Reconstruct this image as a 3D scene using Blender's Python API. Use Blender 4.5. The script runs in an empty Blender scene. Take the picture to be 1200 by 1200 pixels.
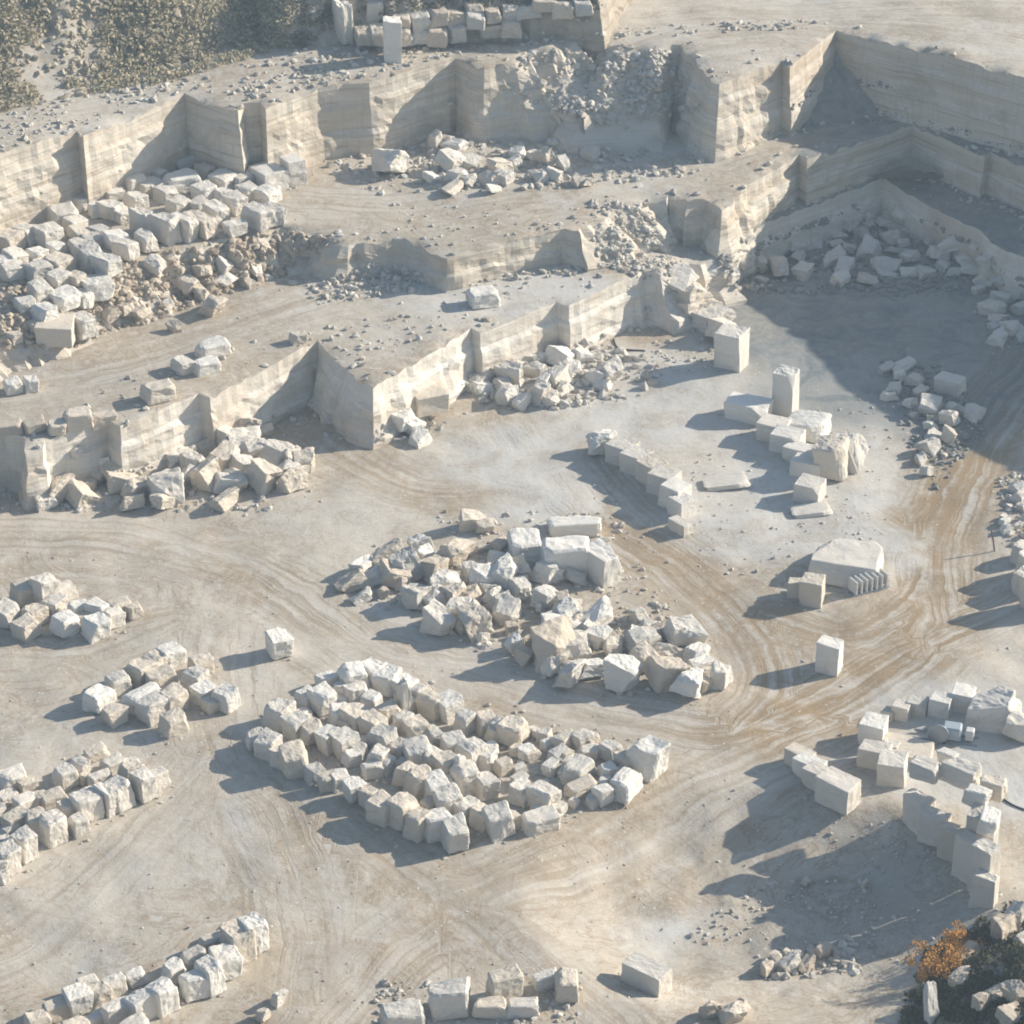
import bpy, bmesh, math, random
from mathutils import Vector, Matrix, noise, geometry
from mathutils.bvhtree import BVHTree
R = math.radians
random.seed(7)
S = bpy.context.scene
C = S.collection

# ------------------------------------------------------------------ camera
CAM_H, PITCH, FPX = 113.0, R(30.0), 3403.0
cam = bpy.data.cameras.new('camera'); camo = bpy.data.objects.new('camera', cam); C.objects.link(camo)
camo.location = (0, 0, CAM_H); camo.rotation_euler = (R(90) - PITCH, 0, 0)
cam.angle = 2 * math.atan(600 / FPX); cam.clip_start = 1; cam.clip_end = 3000
S.camera = camo
S.render.resolution_x = S.render.resolution_y = 1024

# ------------------------------------------------------------------ sky, sun, exposure
SUN_AZ, SUN_EL = 20.0, 25.0      # direction towards the sun: degrees from +x towards +y, elevation
w = bpy.data.worlds.new("World"); S.world = w; w.use_nodes = True
nt = w.node_tree; bg = nt.nodes['Background']
sky = nt.nodes.new('ShaderNodeTexSky'); sky.sky_type = 'NISHITA'; sky.sun_disc = False
sky.sun_elevation = R(SUN_EL); sky.sun_rotation = R(90 - SUN_AZ)
sky.dust_density = 1.2; sky.air_density = 1.0; sky.ozone_density = 2.5
nt.links.new(sky.outputs[0], bg.inputs[0]); bg.inputs[1].default_value = 0.075
sl = bpy.data.lights.new('sun', 'SUN'); slo = bpy.data.objects.new('sun', sl); C.objects.link(slo)
sl.energy = 4.8; sl.angle = R(0.5); sl.color = (1.0, 0.915, 0.79)
sd = Vector((math.cos(R(SUN_AZ)) * math.cos(R(SUN_EL)), math.sin(R(SUN_AZ)) * math.cos(R(SUN_EL)), math.sin(R(SUN_EL))))
slo.rotation_euler = sd.to_track_quat('Z', 'Y').to_euler()
S.view_settings.view_transform = 'Standard'; S.view_settings.look = 'None'
S.view_settings.exposure = 0.95; S.view_settings.gamma = 1
S.render.engine = 'CYCLES'
S.cycles.pixel_filter_type = 'BLACKMAN_HARRIS'; S.cycles.filter_width = 1.9
S.cycles.max_bounces = 5; S.cycles.volume_bounces = 0
S.cycles.use_denoising = True

# ------------------------------------------------------------------ surveying helpers
cp, sp = math.cos(PITCH), math.sin(PITCH)
def ray(px, py):
    u, v = (px - 600) / FPX, (600 - py) / FPX
    return Vector((u, cp + v * sp, -sp + v * cp))
def P(px, py, z=0.0):
    d = ray(px, py); t = (z - CAM_H) / d.z
    return Vector((d.x * t, d.y * t, z))
def pix(p):
    x, y, z = p.x, p.y, p.z - CAM_H
    f = y * cp - z * sp; up = y * sp + z * cp
    return 600 + FPX * x / f, 600 - FPX * up / f
def nz(x, y, z=0.0, s=1.0): return noise.noise(Vector((x * s, y * s, z)))
def fb(x, y, z=0.0, s=1.0, o=4): return noise.fractal(Vector((x * s, y * s, z)), 1.0, 2.0, o)
def sst(a, b, t):
    t = max(0, min(1, (t - a) / (b - a))); return t * t * (3 - 2 * t)

# ------------------------------------------------------------------ materials
def newmat(name, rough=0.9):
    m = bpy.data.materials.new(name); m.use_nodes = True
    n = m.node_tree.nodes; b = n['Principled BSDF']; b.inputs['Roughness'].default_value = rough
    b.inputs['Specular IOR Level'].default_value = 0.2
    return m, m.node_tree, b
class NB:
    def __init__(s, nt): s.nt = nt
    def n(s, t, **k):
        o = s.nt.nodes.new(t)
        for a, b in k.items(): setattr(o, a, b)
        return o
    def l(s, a, b): s.nt.links.new(a, b)
    def noise(s, vec, scale, detail=5, rough=0.6, dist=0.0):
        o = s.n('ShaderNodeTexNoise'); o.inputs['Scale'].default_value = scale; o.inputs['Detail'].default_value = detail
        o.inputs['Roughness'].default_value = rough; o.inputs['Distortion'].default_value = dist
        s.l(vec, o.inputs['Vector']); return o.outputs['Fac']
    def ramp(s, f, lo, hi, a=0.0, b=1.0):
        o = s.n('ShaderNodeMapRange'); o.interpolation_type = 'SMOOTHSTEP'
        s.l(f, o.inputs[0]); o.inputs[1].default_value = lo; o.inputs[2].default_value = hi
        o.inputs[3].default_value = a; o.inputs[4].default_value = b; return o.outputs[0]
    def mix(s, f, a, b, mode='MIX'):
        o = s.n('ShaderNodeMix'); o.data_type = 'RGBA'; o.blend_type = mode
        for i, v in ((0, f), (6, a), (7, b)):
            if isinstance(v, (int, float)): o.inputs[i].default_value = v
            elif isinstance(v, tuple): o.inputs[i].default_value = (*v, 1)
            else: s.l(v, o.inputs[i])
        return o.outputs[2]
    def m(s, op, a, b=0.0):
        o = s.n('ShaderNodeMath'); o.operation = op
        for i, v in ((0, a), (1, b)):
            if isinstance(v, (int, float)): o.inputs[i].default_value = v
            else: s.l(v, o.inputs[i])
        return o.outputs[0]
    def scalev(s, vec, sc):
        o = s.n('ShaderNodeMapping'); o.inputs['Scale'].default_value = sc; s.l(vec, o.inputs[0]); return o.outputs[0]
    def attr(s, name):
        o = s.n('ShaderNodeAttribute'); o.attribute_name = name; return o
    def bump(s, h, st, dist, nrm=None):
        o = s.n('ShaderNodeBump'); o.inputs['Strength'].default_value = st; o.inputs['Distance'].default_value = dist
        s.l(h, o.inputs['Height'])
        if nrm: s.l(nrm, o.inputs['Normal'])
        return o.outputs[0]

def ground_mat():
    m, nt, b = newmat('quarry_dust'); g = NB(nt)
    pos = g.n('ShaderNodeNewGeometry').outputs['Position']
    n1 = g.noise(pos, 0.045, 6, 0.62, 0.6); n2 = g.noise(pos, 0.32, 6, 0.65, 0.8); n3 = g.noise(pos, 2.6, 5, 0.7)
    n4 = g.noise(pos, 0.12, 5, 0.6, 1.5)
    c = g.mix(g.ramp(n1, .36, .62), (0.53, 0.485, 0.41), (0.43, 0.375, 0.295))
    c = g.mix(g.ramp(n4, .56, .68, 0, .55), c, (0.575, 0.555, 0.515))
    c = g.mix(g.ramp(n2, .50, .72, 0, .55), c, (0.34, 0.28, 0.205))
    n5 = g.noise(pos, .17, 7, .72, 2.2)
    vein = g.ramp(g.m('ABSOLUTE', g.m('SUBTRACT', n5, .5)), .035, .0)
    c = g.mix(g.m('MULTIPLY', vein, g.ramp(n1, .38, .58, .25, .75)), c, (0.30, 0.215, 0.14))
    n6 = g.noise(pos, .8, 6, .75, .6)
    c = g.mix(g.ramp(n6, .54, .76, 0, .38), c, (0.36, 0.30, 0.225))
    c = g.mix(g.ramp(n6, .50, .32, 0, .6), c, (0.60, 0.57, 0.51))
    # tyre tracks: streaks along the haul roads
    wob = g.n('ShaderNodeCombineXYZ'); g.l(g.m('MULTIPLY', g.m('SUBTRACT', g.noise(pos, .22, 4, .6), .5), 1.5), wob.inputs[0])
    va = g.n('ShaderNodeVectorMath'); va.operation = 'ADD'; g.l(g.attr('track').outputs['Vector'], va.inputs[0]); g.l(wob.outputs[0], va.inputs[1])
    ta = va.outputs[0]; tw = g.attr('tw').outputs['Fac']; tb = g.attr('tb').outputs['Fac']
    s1 = g.noise(g.scalev(ta, (1.9, .045, 1)), 1.0, 4, 0.62, .12)
    s2 = g.noise(g.scalev(ta, (.55, .03, 1)), 1.0, 4, 0.6, .15)
    tw2 = g.m('MULTIPLY', tw, g.ramp(g.noise(pos, .16, 4, .6), .38, .62, .15, 1))
    f1 = g.m('MULTIPLY', g.ramp(s1, .48, .62), tw2)
    f2 = g.m('MULTIPLY', g.ramp(s2, .42, .64), tw)
    c = g.mix(g.m('MULTIPLY', f2, .7), c, (0.56, 0.525, 0.465))
    c = g.mix(g.m('MULTIPLY', f1, .62), c, (0.32, 0.265, 0.195))
    bb = g.m('MULTIPLY', tb, g.ramp(g.m('ADD', g.m('MULTIPLY', s1, .6), g.m('MULTIPLY', n2, .4)), .38, .56))
    c = g.mix(g.m('MULTIPLY', bb, .92), c, (0.30, 0.21, 0.115))
    # pale swept floor
    c = g.mix(g.m('MULTIPLY', g.attr('pale').outputs['Fac'], g.ramp(n2, .35, .65, .9, .35)), c, (0.56, 0.545, 0.505))
    # grey chippings, shade painted on the pit floor and ledges, and dark soil
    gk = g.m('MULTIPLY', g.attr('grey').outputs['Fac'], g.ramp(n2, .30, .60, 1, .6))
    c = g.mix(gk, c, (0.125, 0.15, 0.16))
    c = g.mix(g.m('MULTIPLY', g.attr('soil').outputs['Fac'], g.ramp(n3, .35, .6, 1, .45)), c, (0.10, 0.085, 0.06))
    c = g.mix(g.ramp(n3, .5, .8, 0, .30), c, (0.28, 0.24, 0.19))
    vo = g.n('ShaderNodeTexVoronoi'); vo.inputs['Scale'].default_value = 1.7; g.l(pos, vo.inputs['Vector'])
    c = g.mix(g.m('MULTIPLY', g.ramp(vo.outputs['Distance'], .18, .08), g.ramp(n2, .5, .62)), c, (0.62, 0.60, 0.55))
    g.l(c, b.inputs['Base Color'])
    h = g.m('ADD', g.m('MULTIPLY', n2, .6), g.m('MULTIPLY', n3, .35)); h = g.m('ADD', h, g.m('MULTIPLY', f1, -.15)); h = g.m('ADD', h, g.m('MULTIPLY', n6, .4))
    g.l(g.bump(h, .55, .22), b.inputs['Normal'])
    return m

def wall_mat(name, a, bcol, dark, streak=.5):
    m, nt, b = newmat(name); g = NB(nt)
    pos = g.n('ShaderNodeNewGeometry').outputs['Position']
    band = g.noise(g.scalev(pos, (.035, .035, 1.1)), 1.0, 5, 0.62, .25)
    band2 = g.noise(g.scalev(pos, (.10, .10, 4.5)), 1.0, 3, 0.6, .2)
    blot = g.noise(pos, .22, 6, .65, .6); fine = g.noise(pos, 2.2, 5, .7)
    vert = g.noise(g.scalev(pos, (1.4, 1.4, .06)), 1.0, 4, .6)
    c = g.mix(g.ramp(band, .40, .62), a, bcol)
    c = g.mix(g.ramp(band2, .54, .70, 0, streak), c, dark)
    c = g.mix(g.ramp(blot, .52, .72, 0, .5), c, dark)
    c = g.mix(g.ramp(vert, .54, .74, 0, .25), c, tuple(x * .66 for x in a))
    saw = g.noise(g.scalev(pos, (3.2, 3.2, .03)), 1.0, 2, .5); big = g.noise(pos, .09, 4, .6, 1.0)
    c = g.mix(g.m('MULTIPLY', g.ramp(saw, .56, .64), .2), c, tuple(x * .55 for x in a))
    c = g.mix(g.ramp(big, .50, .66, 0, .42), c, (0.46, 0.35, 0.24))
    c = g.mix(g.ramp(fine, .5, .8, 0, .22), c, dark)
    c = g.mix(g.m('MULTIPLY', g.attr('rough').outputs['Fac'], g.ramp(fine, .35, .65, .75, .2)), c, (0.54, 0.49, 0.41))
    g.l(c, b.inputs['Base Color'])
    h = g.m('ADD', g.m('MULTIPLY', blot, .6), g.m('MULTIPLY', fine, .3)); h = g.m('ADD', h, g.m('MULTIPLY', band2, .35)); h = g.m('ADD', h, g.m('MULTIPLY', vert, .18))
    g.l(g.bump(h, .7, .28), b.inputs['Normal'])
    return m

def stone_mat(name='travertine', tint=(1, 1, 1)):
    m, nt, b = newmat(name, .85); g = NB(nt)
    tc = g.n('ShaderNodeTexCoord').outputs['Object']; oi = g.n('ShaderNodeObjectInfo')
    of = g.n('ShaderNodeVectorMath'); of.operation = 'ADD'; g.l(tc, of.inputs[0])
    k = g.n('ShaderNodeCombineXYZ'); g.l(g.m('MULTIPLY', oi.outputs['Random'], 57.0), k.inputs[0]); g.l(g.m('MULTIPLY', oi.outputs['Random'], 31.0), k.inputs[2])
    g.l(k.outputs[0], of.inputs[1]); v = of.outputs[0]
    band = g.noise(g.scalev(v, (.3, .3, 3.2)), 1.0, 4, .6, .4)
    blot = g.noise(v, 1.5, 6, .68, .7); fine = g.noise(v, 6.0, 7, .8)
    c = g.mix(g.ramp(blot, .48, .76, 0, .42), oi.outputs['Color'], tuple(x * y for x, y in zip((0.50, 0.435, 0.35), tint)))
    c = g.mix(g.ramp(band, .54, .72, 0, .25), c, (0.48, 0.42, 0.34))
    c = g.mix(g.ramp(fine, .52, .76, 0, .38), c, (0.42, 0.36, 0.28))
    g.l(c, b.inputs['Base Color'])
    h = g.m('ADD', g.m('MULTIPLY', blot, .5), g.m('MULTIPLY', fine, .35))
    g.l(g.bump(h, .9, .22), b.inputs['Normal'])
    return m

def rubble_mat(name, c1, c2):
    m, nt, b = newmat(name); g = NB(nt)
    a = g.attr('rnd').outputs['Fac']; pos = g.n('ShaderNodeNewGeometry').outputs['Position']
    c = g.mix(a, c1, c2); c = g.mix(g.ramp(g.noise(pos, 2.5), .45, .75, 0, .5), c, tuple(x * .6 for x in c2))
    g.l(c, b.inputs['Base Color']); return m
def plain(name, col, rough=.7, metal=0.0, var=.25):
    m, nt, b = newmat(name, rough); g = NB(nt)
    pos = g.n('ShaderNodeTexCoord').outputs['Object']
    c = g.mix(g.ramp(g.noise(pos, 3.0), .4, .7, 0, var), col, tuple(x * .5 for x in col))
    g.l(c, b.inputs['Base Color']); b.inputs['Metallic'].default_value = metal; return m

M_GROUND = ground_mat()
M_WALL = wall_mat('sawn_rock_face', (0.62, 0.565, 0.475), (0.54, 0.465, 0.365), (0.33, 0.265, 0.19), .65)
M_WALLW = wall_mat('pale_sawn_face', (0.70, 0.66, 0.585), (0.63, 0.575, 0.49), (0.44, 0.385, 0.31), .4)
M_WALLG = wall_mat('shade_toned_rock_face', (0.42, 0.37, 0.30), (0.36, 0.305, 0.235), (0.24, 0.205, 0.165), .8)  # shade of the rear hollow put into a darker rock colour
M_STONE = stone_mat()
M_RUB = rubble_mat('rubble_stone', (0.60, 0.57, 0.51), (0.44, 0.39, 0.32))
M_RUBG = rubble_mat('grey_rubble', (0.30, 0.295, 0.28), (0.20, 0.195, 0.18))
M_SCRUB = rubble_mat('dry_scrub', (0.32, 0.29, 0.19), (0.48, 0.41, 0.28))

# ------------------------------------------------------------------ object helpers
def link(name, me, mat=None, parent=None, loc=None):
    o = bpy.data.objects.new(name, me)
    if mat and me is not None and not me.materials: me.materials.append(mat)
    C.objects.link(o)
    if parent: o.parent = parent
    if loc is not None: o.location = loc
    return o
def tag(o, label=None, cat=None, group=None, kind=None):
    if label: o['label'] = label
    if cat: o['category'] = cat
    if group: o['group'] = group
    if kind: o['kind'] = kind
    return o
def mesh(name, vs, fs, smooth=False):
    me = bpy.data.meshes.new(name); me.from_pydata([tuple(v) for v in vs], [], fs); me.update()
    if smooth: me.polygons.foreach_set('use_smooth', [True] * len(me.polygons))
    return me
def setattr_f(me, name, vals):
    a = me.attributes.new(name, 'FLOAT', 'POINT'); a.data.foreach_set('value', vals)
def setattr_v(me, name, vals):
    a = me.attributes.new(name, 'FLOAT_VECTOR', 'POINT'); a.data.foreach_set('vector', [c for v in vals for c in v])

# ------------------------------------------------------------------ haul roads (real colour of churned dust along them)
# (pixels, z, half width m, weight, brownness)
ROADS = [
 ([(-60, 640), (120, 640), (240, 665), (330, 705), (430, 775), (560, 800), (700, 838), (850, 862), (960, 815), (1080, 755), (1200, 700), (1300, 660)], 0, 4.5, 1, .25),
 ([(860, 860), (905, 800), (880, 735), (800, 665), (700, 600), (640, 520)], 0, 4.0, 1, .75),
 ([(1240, 400), (1150, 500), (1105, 590), (1085, 660), (1090, 740), (1010, 810), (900, 850)], 0, 4.5, 1, 1.0),
 ([(1020, 600), (1080, 640), (1070, 700), (1000, 745), (900, 720)], 0, 3.0, .8, .8),
 ([(240, 700), (250, 860), (330, 960), (370, 1080), (360, 1230)], 0, 4.5, .9, .12),
 ([(960, 850), (800, 920), (650, 1000), (480, 1080), (330, 1230)], 0, 5.5, 1, .35),
 ([(400, 960), (560, 1090), (700, 1200)], 0, 4.0, .6, .3),
 ([(-60, 760), (100, 760), (260, 700)], 0, 3.5, .8, .1),
 ([(230, 900), (60, 1060), (-60, 1130)], 0, 4.0, .7, .2),
 ([(360, 500), (480, 570), (600, 560), (720, 470), (760, 380)], 0, 3.5, .5, .55),
]
ROADS1 = [([(-60, 455), (120, 425), (250, 385), (420, 335), (600, 340), (700, 320)], 5, 4, .9, .1)]
ROADS2 = [([(320, 240), (450, 245), (600, 232), (760, 195), (880, 165), (1000, 140)], 8, 3.5, .9, .1)]
ROADS3 = [([(-60, 140), (200, 95), (420, 72), (620, 52), (800, 20), (1250, 10)], 15, 4, .8, .15), ([(700, 60), (900, 28), (1250, 60)], 15, 5, .9, .1)]
def road_field(roads):
    segs = []
    for pts, z, hw, wt, br in roads:
        q = [P(x, y, z) for x, y in pts]
        # catmull-rom smoothing
        dn = []
        for i in range(len(q) - 1):
            p0, p1, p2, p3 = q[max(i - 1, 0)], q[i], q[i + 1], q[min(i + 2, len(q) - 1)]
            for k in range(6):
                t = k / 6
                dn.append(.5 * ((2 * p1) + (-p0 + p2) * t + (2 * p0 - 5 * p1 + 4 * p2 - p3) * t * t + (-p0 + 3 * p1 - 3 * p2 + p3) * t ** 3))
        dn.append(q[-1]); L = 0
        for a, b in zip(dn, dn[1:]):
            l = (b - a).length
            if l > 1e-4: segs.append((a.x, a.y, (b.x - a.x) / l, (b.y - a.y) / l, l, L, hw, wt, br))
            L += l
    def f(x, y):
        best = None; bd = 1e9; brown = 0
        for ax, ay, tx, ty, l, L, hw, wt, br in segs:
            dx, dy = x - ax, y - ay
            u = dx * tx + dy * ty; uc = min(max(u, 0), l)
            ex, ey = dx - uc * tx, dy - uc * ty
            d2 = (ex * ex + ey * ey) / (hw * hw)
            if d2 < bd:
                bd = d2; best = (dx * ty - dy * tx, L + u, wt, hw)
            if br and d2 < 4:
                brown = max(brown, br * sst(1.5, .3, math.sqrt(d2)))
        if best is None: return (x, y, 0), 0, 0
        return (best[0] + hw * 7, best[1], 0), best[2] * sst(1.7, .7, math.sqrt(bd)), brown
    return f

# ------------------------------------------------------------------ terrain levels
def z0(x, y):
    z = fb(x, y, 0, .05, 3) * .5 + fb(x, y, 3, .35, 3) * .10
    # rough hollow below the block stack, lower right
    px, py = pix(Vector((x, y, 0)))
    q = ((x - _dip.x) / 14.0) ** 2 + ((y - _dip.y) / 11.0) ** 2
    if q < 3:
        z -= 2.7 * sst(1.35, 0.0, q)
        z += sst(1.2, .5, q) * (fb(x, y, 23, .35, 4) * .22 + fb(x, y, 29, 1.4, 4) * .16)
    if px > 940 and py > 980:
        d = HILL(x, y)
        if d > 0: z += 6.0 * sst(0, 12, d) + min(d, 4) * .2 * fb(x, y, 5, .25, 4) + sst(0, 3, d) * fb(x, y, 9, .8, 3) * .5
    return z
def half(a, b):
    dx, dy = b.x - a.x, b.y - a.y; l = math.hypot(dx, dy)
    return lambda x, y: ((x - a.x) * dy - (y - a.y) * dx) / l      # positive to the right of a->b
_dip = P(900, 1052)
_b1 = half(P(785, 1106), P(915, 990)); _b2 = half(P(915, 990), P(1120, 948)); _b3 = half(P(1120, 952), P(1185, 1100)); _b4 = half(P(1210, 1085), P(770, 1140))
def BANK(x, y): return min(_b1(x, y), _b2(x, y), _b3(x, y), _b4(x, y))
_h1 = half(P(1030, 1290), P(1065, 1130)); _h2 = half(P(1065, 1130), P(1270, 1060))
def HILL(x, y): return min(_h1(x, y), _h2(x, y) + .8 * nz(x, y, 2, .2))

def lvl(z, amp=.35, seed=1.0):
    return lambda x, y: z(x, y) + fb(x, y, seed, .06, 3) * amp + fb(x, y, seed + 4, .4, 3) * .10
zA = lambda x, y: 5.0 - 1.0 * sst(12.0, 16.0, x)
zB = lambda x, y: 8.0
zC = lambda x, y: 15.0
TERR = []        # for ray casting

# rims: (px, py, rough, batter) from left to right; roughness and batter hold for the piece that starts there
RIM1 = [(-160, 590, .5, .2), (-60, 530, .3, .1), (3, 506, .2, .05), (24, 508, .3, .05), (30, 530, .1, .02), (50, 524, .1, .02), (52, 514, .1, .02), (124, 489, .1, .02), (141, 500, .08, .02), (233, 460, .12, .04), (246, 464, .08, .02),
        (372, 397, .3, .25), (402, 430, .5, .35), (437, 452, .25, .1), (552, 384, .25, .05), (563, 389, .06, .02), (652, 352, .2, .05), (667, 356, .06, .02),
        (752, 316, .8, .3), (775, 320, 1.0, .8), (800, 305, 1.0, .8), (838, 300, .7, .4), (850, 285, .3, .1), (893, 262, .1, .03), (900, 258, .08, .02), (1035, 208, .1, .05), (1150, 270, .3, .1), (1162, 284, .2, .05), (1210, 305, .2, .1), (1330, 350, .2, .1), (1420, 430, .2, .1), (1900, 520, .2, .1)]
RIM2 = [(-220, 470, .8, 1.0), (-60, 405, .8, 1.1), (0, 380, .9, 1.2), (40, 362, .9, 1.2), (100, 333, .9, 1.1), (160, 310, .8, 1.0), (275, 279, .8, .9), (330, 266, .9, 1.0), (365, 272, .8, .8), (400, 284, .6, .5), (470, 279, .5, .4), (500, 290, .3, .2),
        (524, 301, .15, .05), (664, 266, .4, .2), (686, 274, 1.0, 1.0), (715, 246, 1.1, 1.3), (770, 232, 1.0, 1.1), (783, 226, .5, .3), (806, 236, .4, .15), (832, 232, .5, .3), (846, 246, .4, .2), (880, 214, .2, .08), (936, 182, .15, .03), (946, 188, .06, .02),
        (1070, 145, .1, .03), (1154, 182, .1, .03), (1160, 177, .1, .03), (1215, 200, .1, .05), (1330, 250, .2, .1), (1455, 310, .2, .1), (1620, 370, .2, .1), (1900, 410, .2, .1)]
RIM3 = [(-260, 260, .2, .1), (-60, 203, .15, .05), (0, 182, .15, .05), (90, 151, .1, .03), (97, 158, .08, .03), (216, 108, .1, .03), (279, 129, .05, .02), (285, 119, .05, .02), (304, 117, .05, .02), (311, 124, .15, .05), (372, 101, .15, .05), (402, 96, .1, .03),
        (433, 95, .1, .03), (534, 65, .1, .03), (558, 76, .4, .2), (618, 68, 1.1, 1.2), (655, 56, 1.2, 1.4), (700, 46, 1.2, 1.4), (760, 52, 1.1, 1.1), (796, 52, .4, .15), (832, 96, .5, .15), (843, 98, .2, .05), (916, 70, .15, .03), (926, 75, .1, .02),
        (980, 34, .08, .02), (1054, 54, .1, .02), (1066, 56, .2, .04), (1098, 62, .1, .03), (1210, 94, .1, .05), (1330, 150, .2, .1), (1455, 222, .2, .1), (1650, 290, .2, .1), (1900, 330, .2, .1)]
RIM4 = [(250, -90, .6, .6), (338, -12, .7, .5), (480, -14, .5, .4), (600, -22, .5, .4), (700, -16, .2, .1), (735, -60, .2, .1), (800, -140, .2, .1)]

def build_level(name, rim, zf, zfull, base_f, back_y, roads, seed, mat_wall, spacing=1.25, extra=None):
    # 1. rim points every 0.6 m with ragged edge
    pts = []; rg = []; bt = []
    W = [(P(a, b, zf(P(a, b, 8).x, 0)), r, k) for a, b, r, k in rim]
    for (a, r, k), (b, r2, k2) in zip(W, W[1:]):
        d = (b - a); L = math.hypot(d.x, d.y); n = max(1, int(L / .6))
        nx, ny = d.y / L, -d.x / L          # outward (towards the camera side)
        for i in range(n):
            q = a + d * (i / n); e = min(i, n - i) / 3.0; e = min(1, e)
            rr = r * (0.25 + .75 * e) if r < .4 else r
            off = rr * (1.6 * nz(q.x, q.y, seed, .22) + 1.1 * nz(q.x, q.y, seed + 2, .7) + .5 * nz(q.x, q.y, seed + 5, 1.9))
            if r < .4: off = off * .6 + .08 * nz(q.x, q.y, seed + 7, 1.3)
            x, y = q.x + nx * off, q.y + ny * off
            z = zfull(x, y) - (abs(rr * nz(x, y, seed + 9, .8)) * .8) - .55 * max(0, nz(x, y, seed + 3, .9) - .05) - .25 * abs(nz(x, y, seed + 6, 2.1))
            pts.append(Vector((x, y, z))); rg.append(r); bt.append(k)
    pts.append(W[-1][0].copy()); rg.append(W[-1][1]); bt.append(W[-1][2])
    # 2. top sheet
    N = len(pts); xs0, xs1 = pts[0].x, pts[-1].x
    outline = [Vector((p.x, p.y)) for p in pts] + [Vector((xs1, back_y)), Vector((xs0, back_y))]
    inner = []
    xa, xb = max(xs0, -75), min(xs1, 90)
    ymin = min(p.y for p in pts)
    y = ymin
    rnd = random.Random(seed * 13)
    while y < back_y:
        stp = spacing if y < 330 else 4.0
        x = xa
        while x < xb:
            inner.append(Vector((x + rnd.uniform(-.3, .3) * stp, y + rnd.uniform(-.3, .3) * stp))); x += stp
        y += stp
    # inside test by scanning the rim polyline
    def inside(q):
        c = False; n = len(outline); j = n - 1
        for i in range(n):
            a, b = outline[i], outline[j]
            if (a.y > q.y) != (b.y > q.y) and q.x < (b.x - a.x) * (q.y - a.y) / (b.y - a.y) + a.x: c = not c
            j = i
        return c
    inner = [q for q in inner if inside(q)]
    allv = outline + inner
    res = geometry.delaunay_2d_cdt(allv, [], [list(range(len(outline)))], 1, 1e-4)
    vs2, faces = res[0], res[2]; orig = res[3]
    vs = []
    for v, o in zip(vs2, orig):
        if o and min(o) < N: vs.append(pts[min(o)])
        else:
            z = zfull(v.x, v.y)
            vs.append(Vector((v.x, v.y, z + (extra(v.x, v.y) if extra else 0))))
    fs = []
    for f in faces:
        a, b, c = [vs[i] for i in f[:3]]
        f = list(f)
        if (b - a).cross(c - a).z < 0: f.reverse()
        fs.append(f)
    me = mesh(name, vs, fs, True)
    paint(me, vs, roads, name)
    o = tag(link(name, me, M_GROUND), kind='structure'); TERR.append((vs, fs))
    # 3. wall
    rows = 16; wv = []; wf = []; ra = []
    for i, p in enumerate(pts):
        a = pts[max(i - 3, 0)]; b = pts[min(i + 3, N - 1)]; d = b - a; L = math.hypot(d.x, d.y) or 1
        nx, ny = d.y / L, -d.x / L
        zb = base_f(p.x + nx * 1.5, p.y + ny * 1.5) - .8
        # smoothed batter and roughness
        k0 = max(0, i - 3); k1 = min(N, i + 4); r = sum(rg[k0:k1]) / (k1 - k0); k = sum(bt[k0:k1]) / (k1 - k0)
        for j in range(rows + 1):
            t = j / rows; h = (p.z - zb) * t; x = p.x; y = p.y
            off = k * h + (.26 * int((h + .5 * nz(x, y, seed, .1) + .8) / 2.5) if k < .3 else 0) + (r * (1.5 * nz(x * .35, y * .35, (p.z - h) * .45 + seed) + .8 * noise.noise(Vector((x * 1.1, y * 1.1, (p.z - h) * 1.1 + seed)))) + .16 * nz(x * .6, y * .6, p.z - h) + .10 * nz(x * .9, y * .9, (p.z - h) * 2.2 + seed) + (.5 if k > .5 else 0) * abs(noise.noise(Vector((x * .9, y * .9, (p.z - h) * .9))))) * min(1, t * 3)
            wv.append(Vector((x + nx * off, y + ny * off, p.z - h))); ra.append(min(1, max(0, (r - .25) * 1.6)))
    for i in range(N - 1):
        for j in range(rows):
            a = i * (rows + 1) + j
            wf.append([a, a + 1, a + rows + 2, a + rows + 1])
    wm = mesh(name + '_face', wv, wf, False); setattr_f(wm, 'rough', ra)
    tag(link('quarry_face', wm, mat_wall), kind='structure'); TERR.append((wv, wf))

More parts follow.
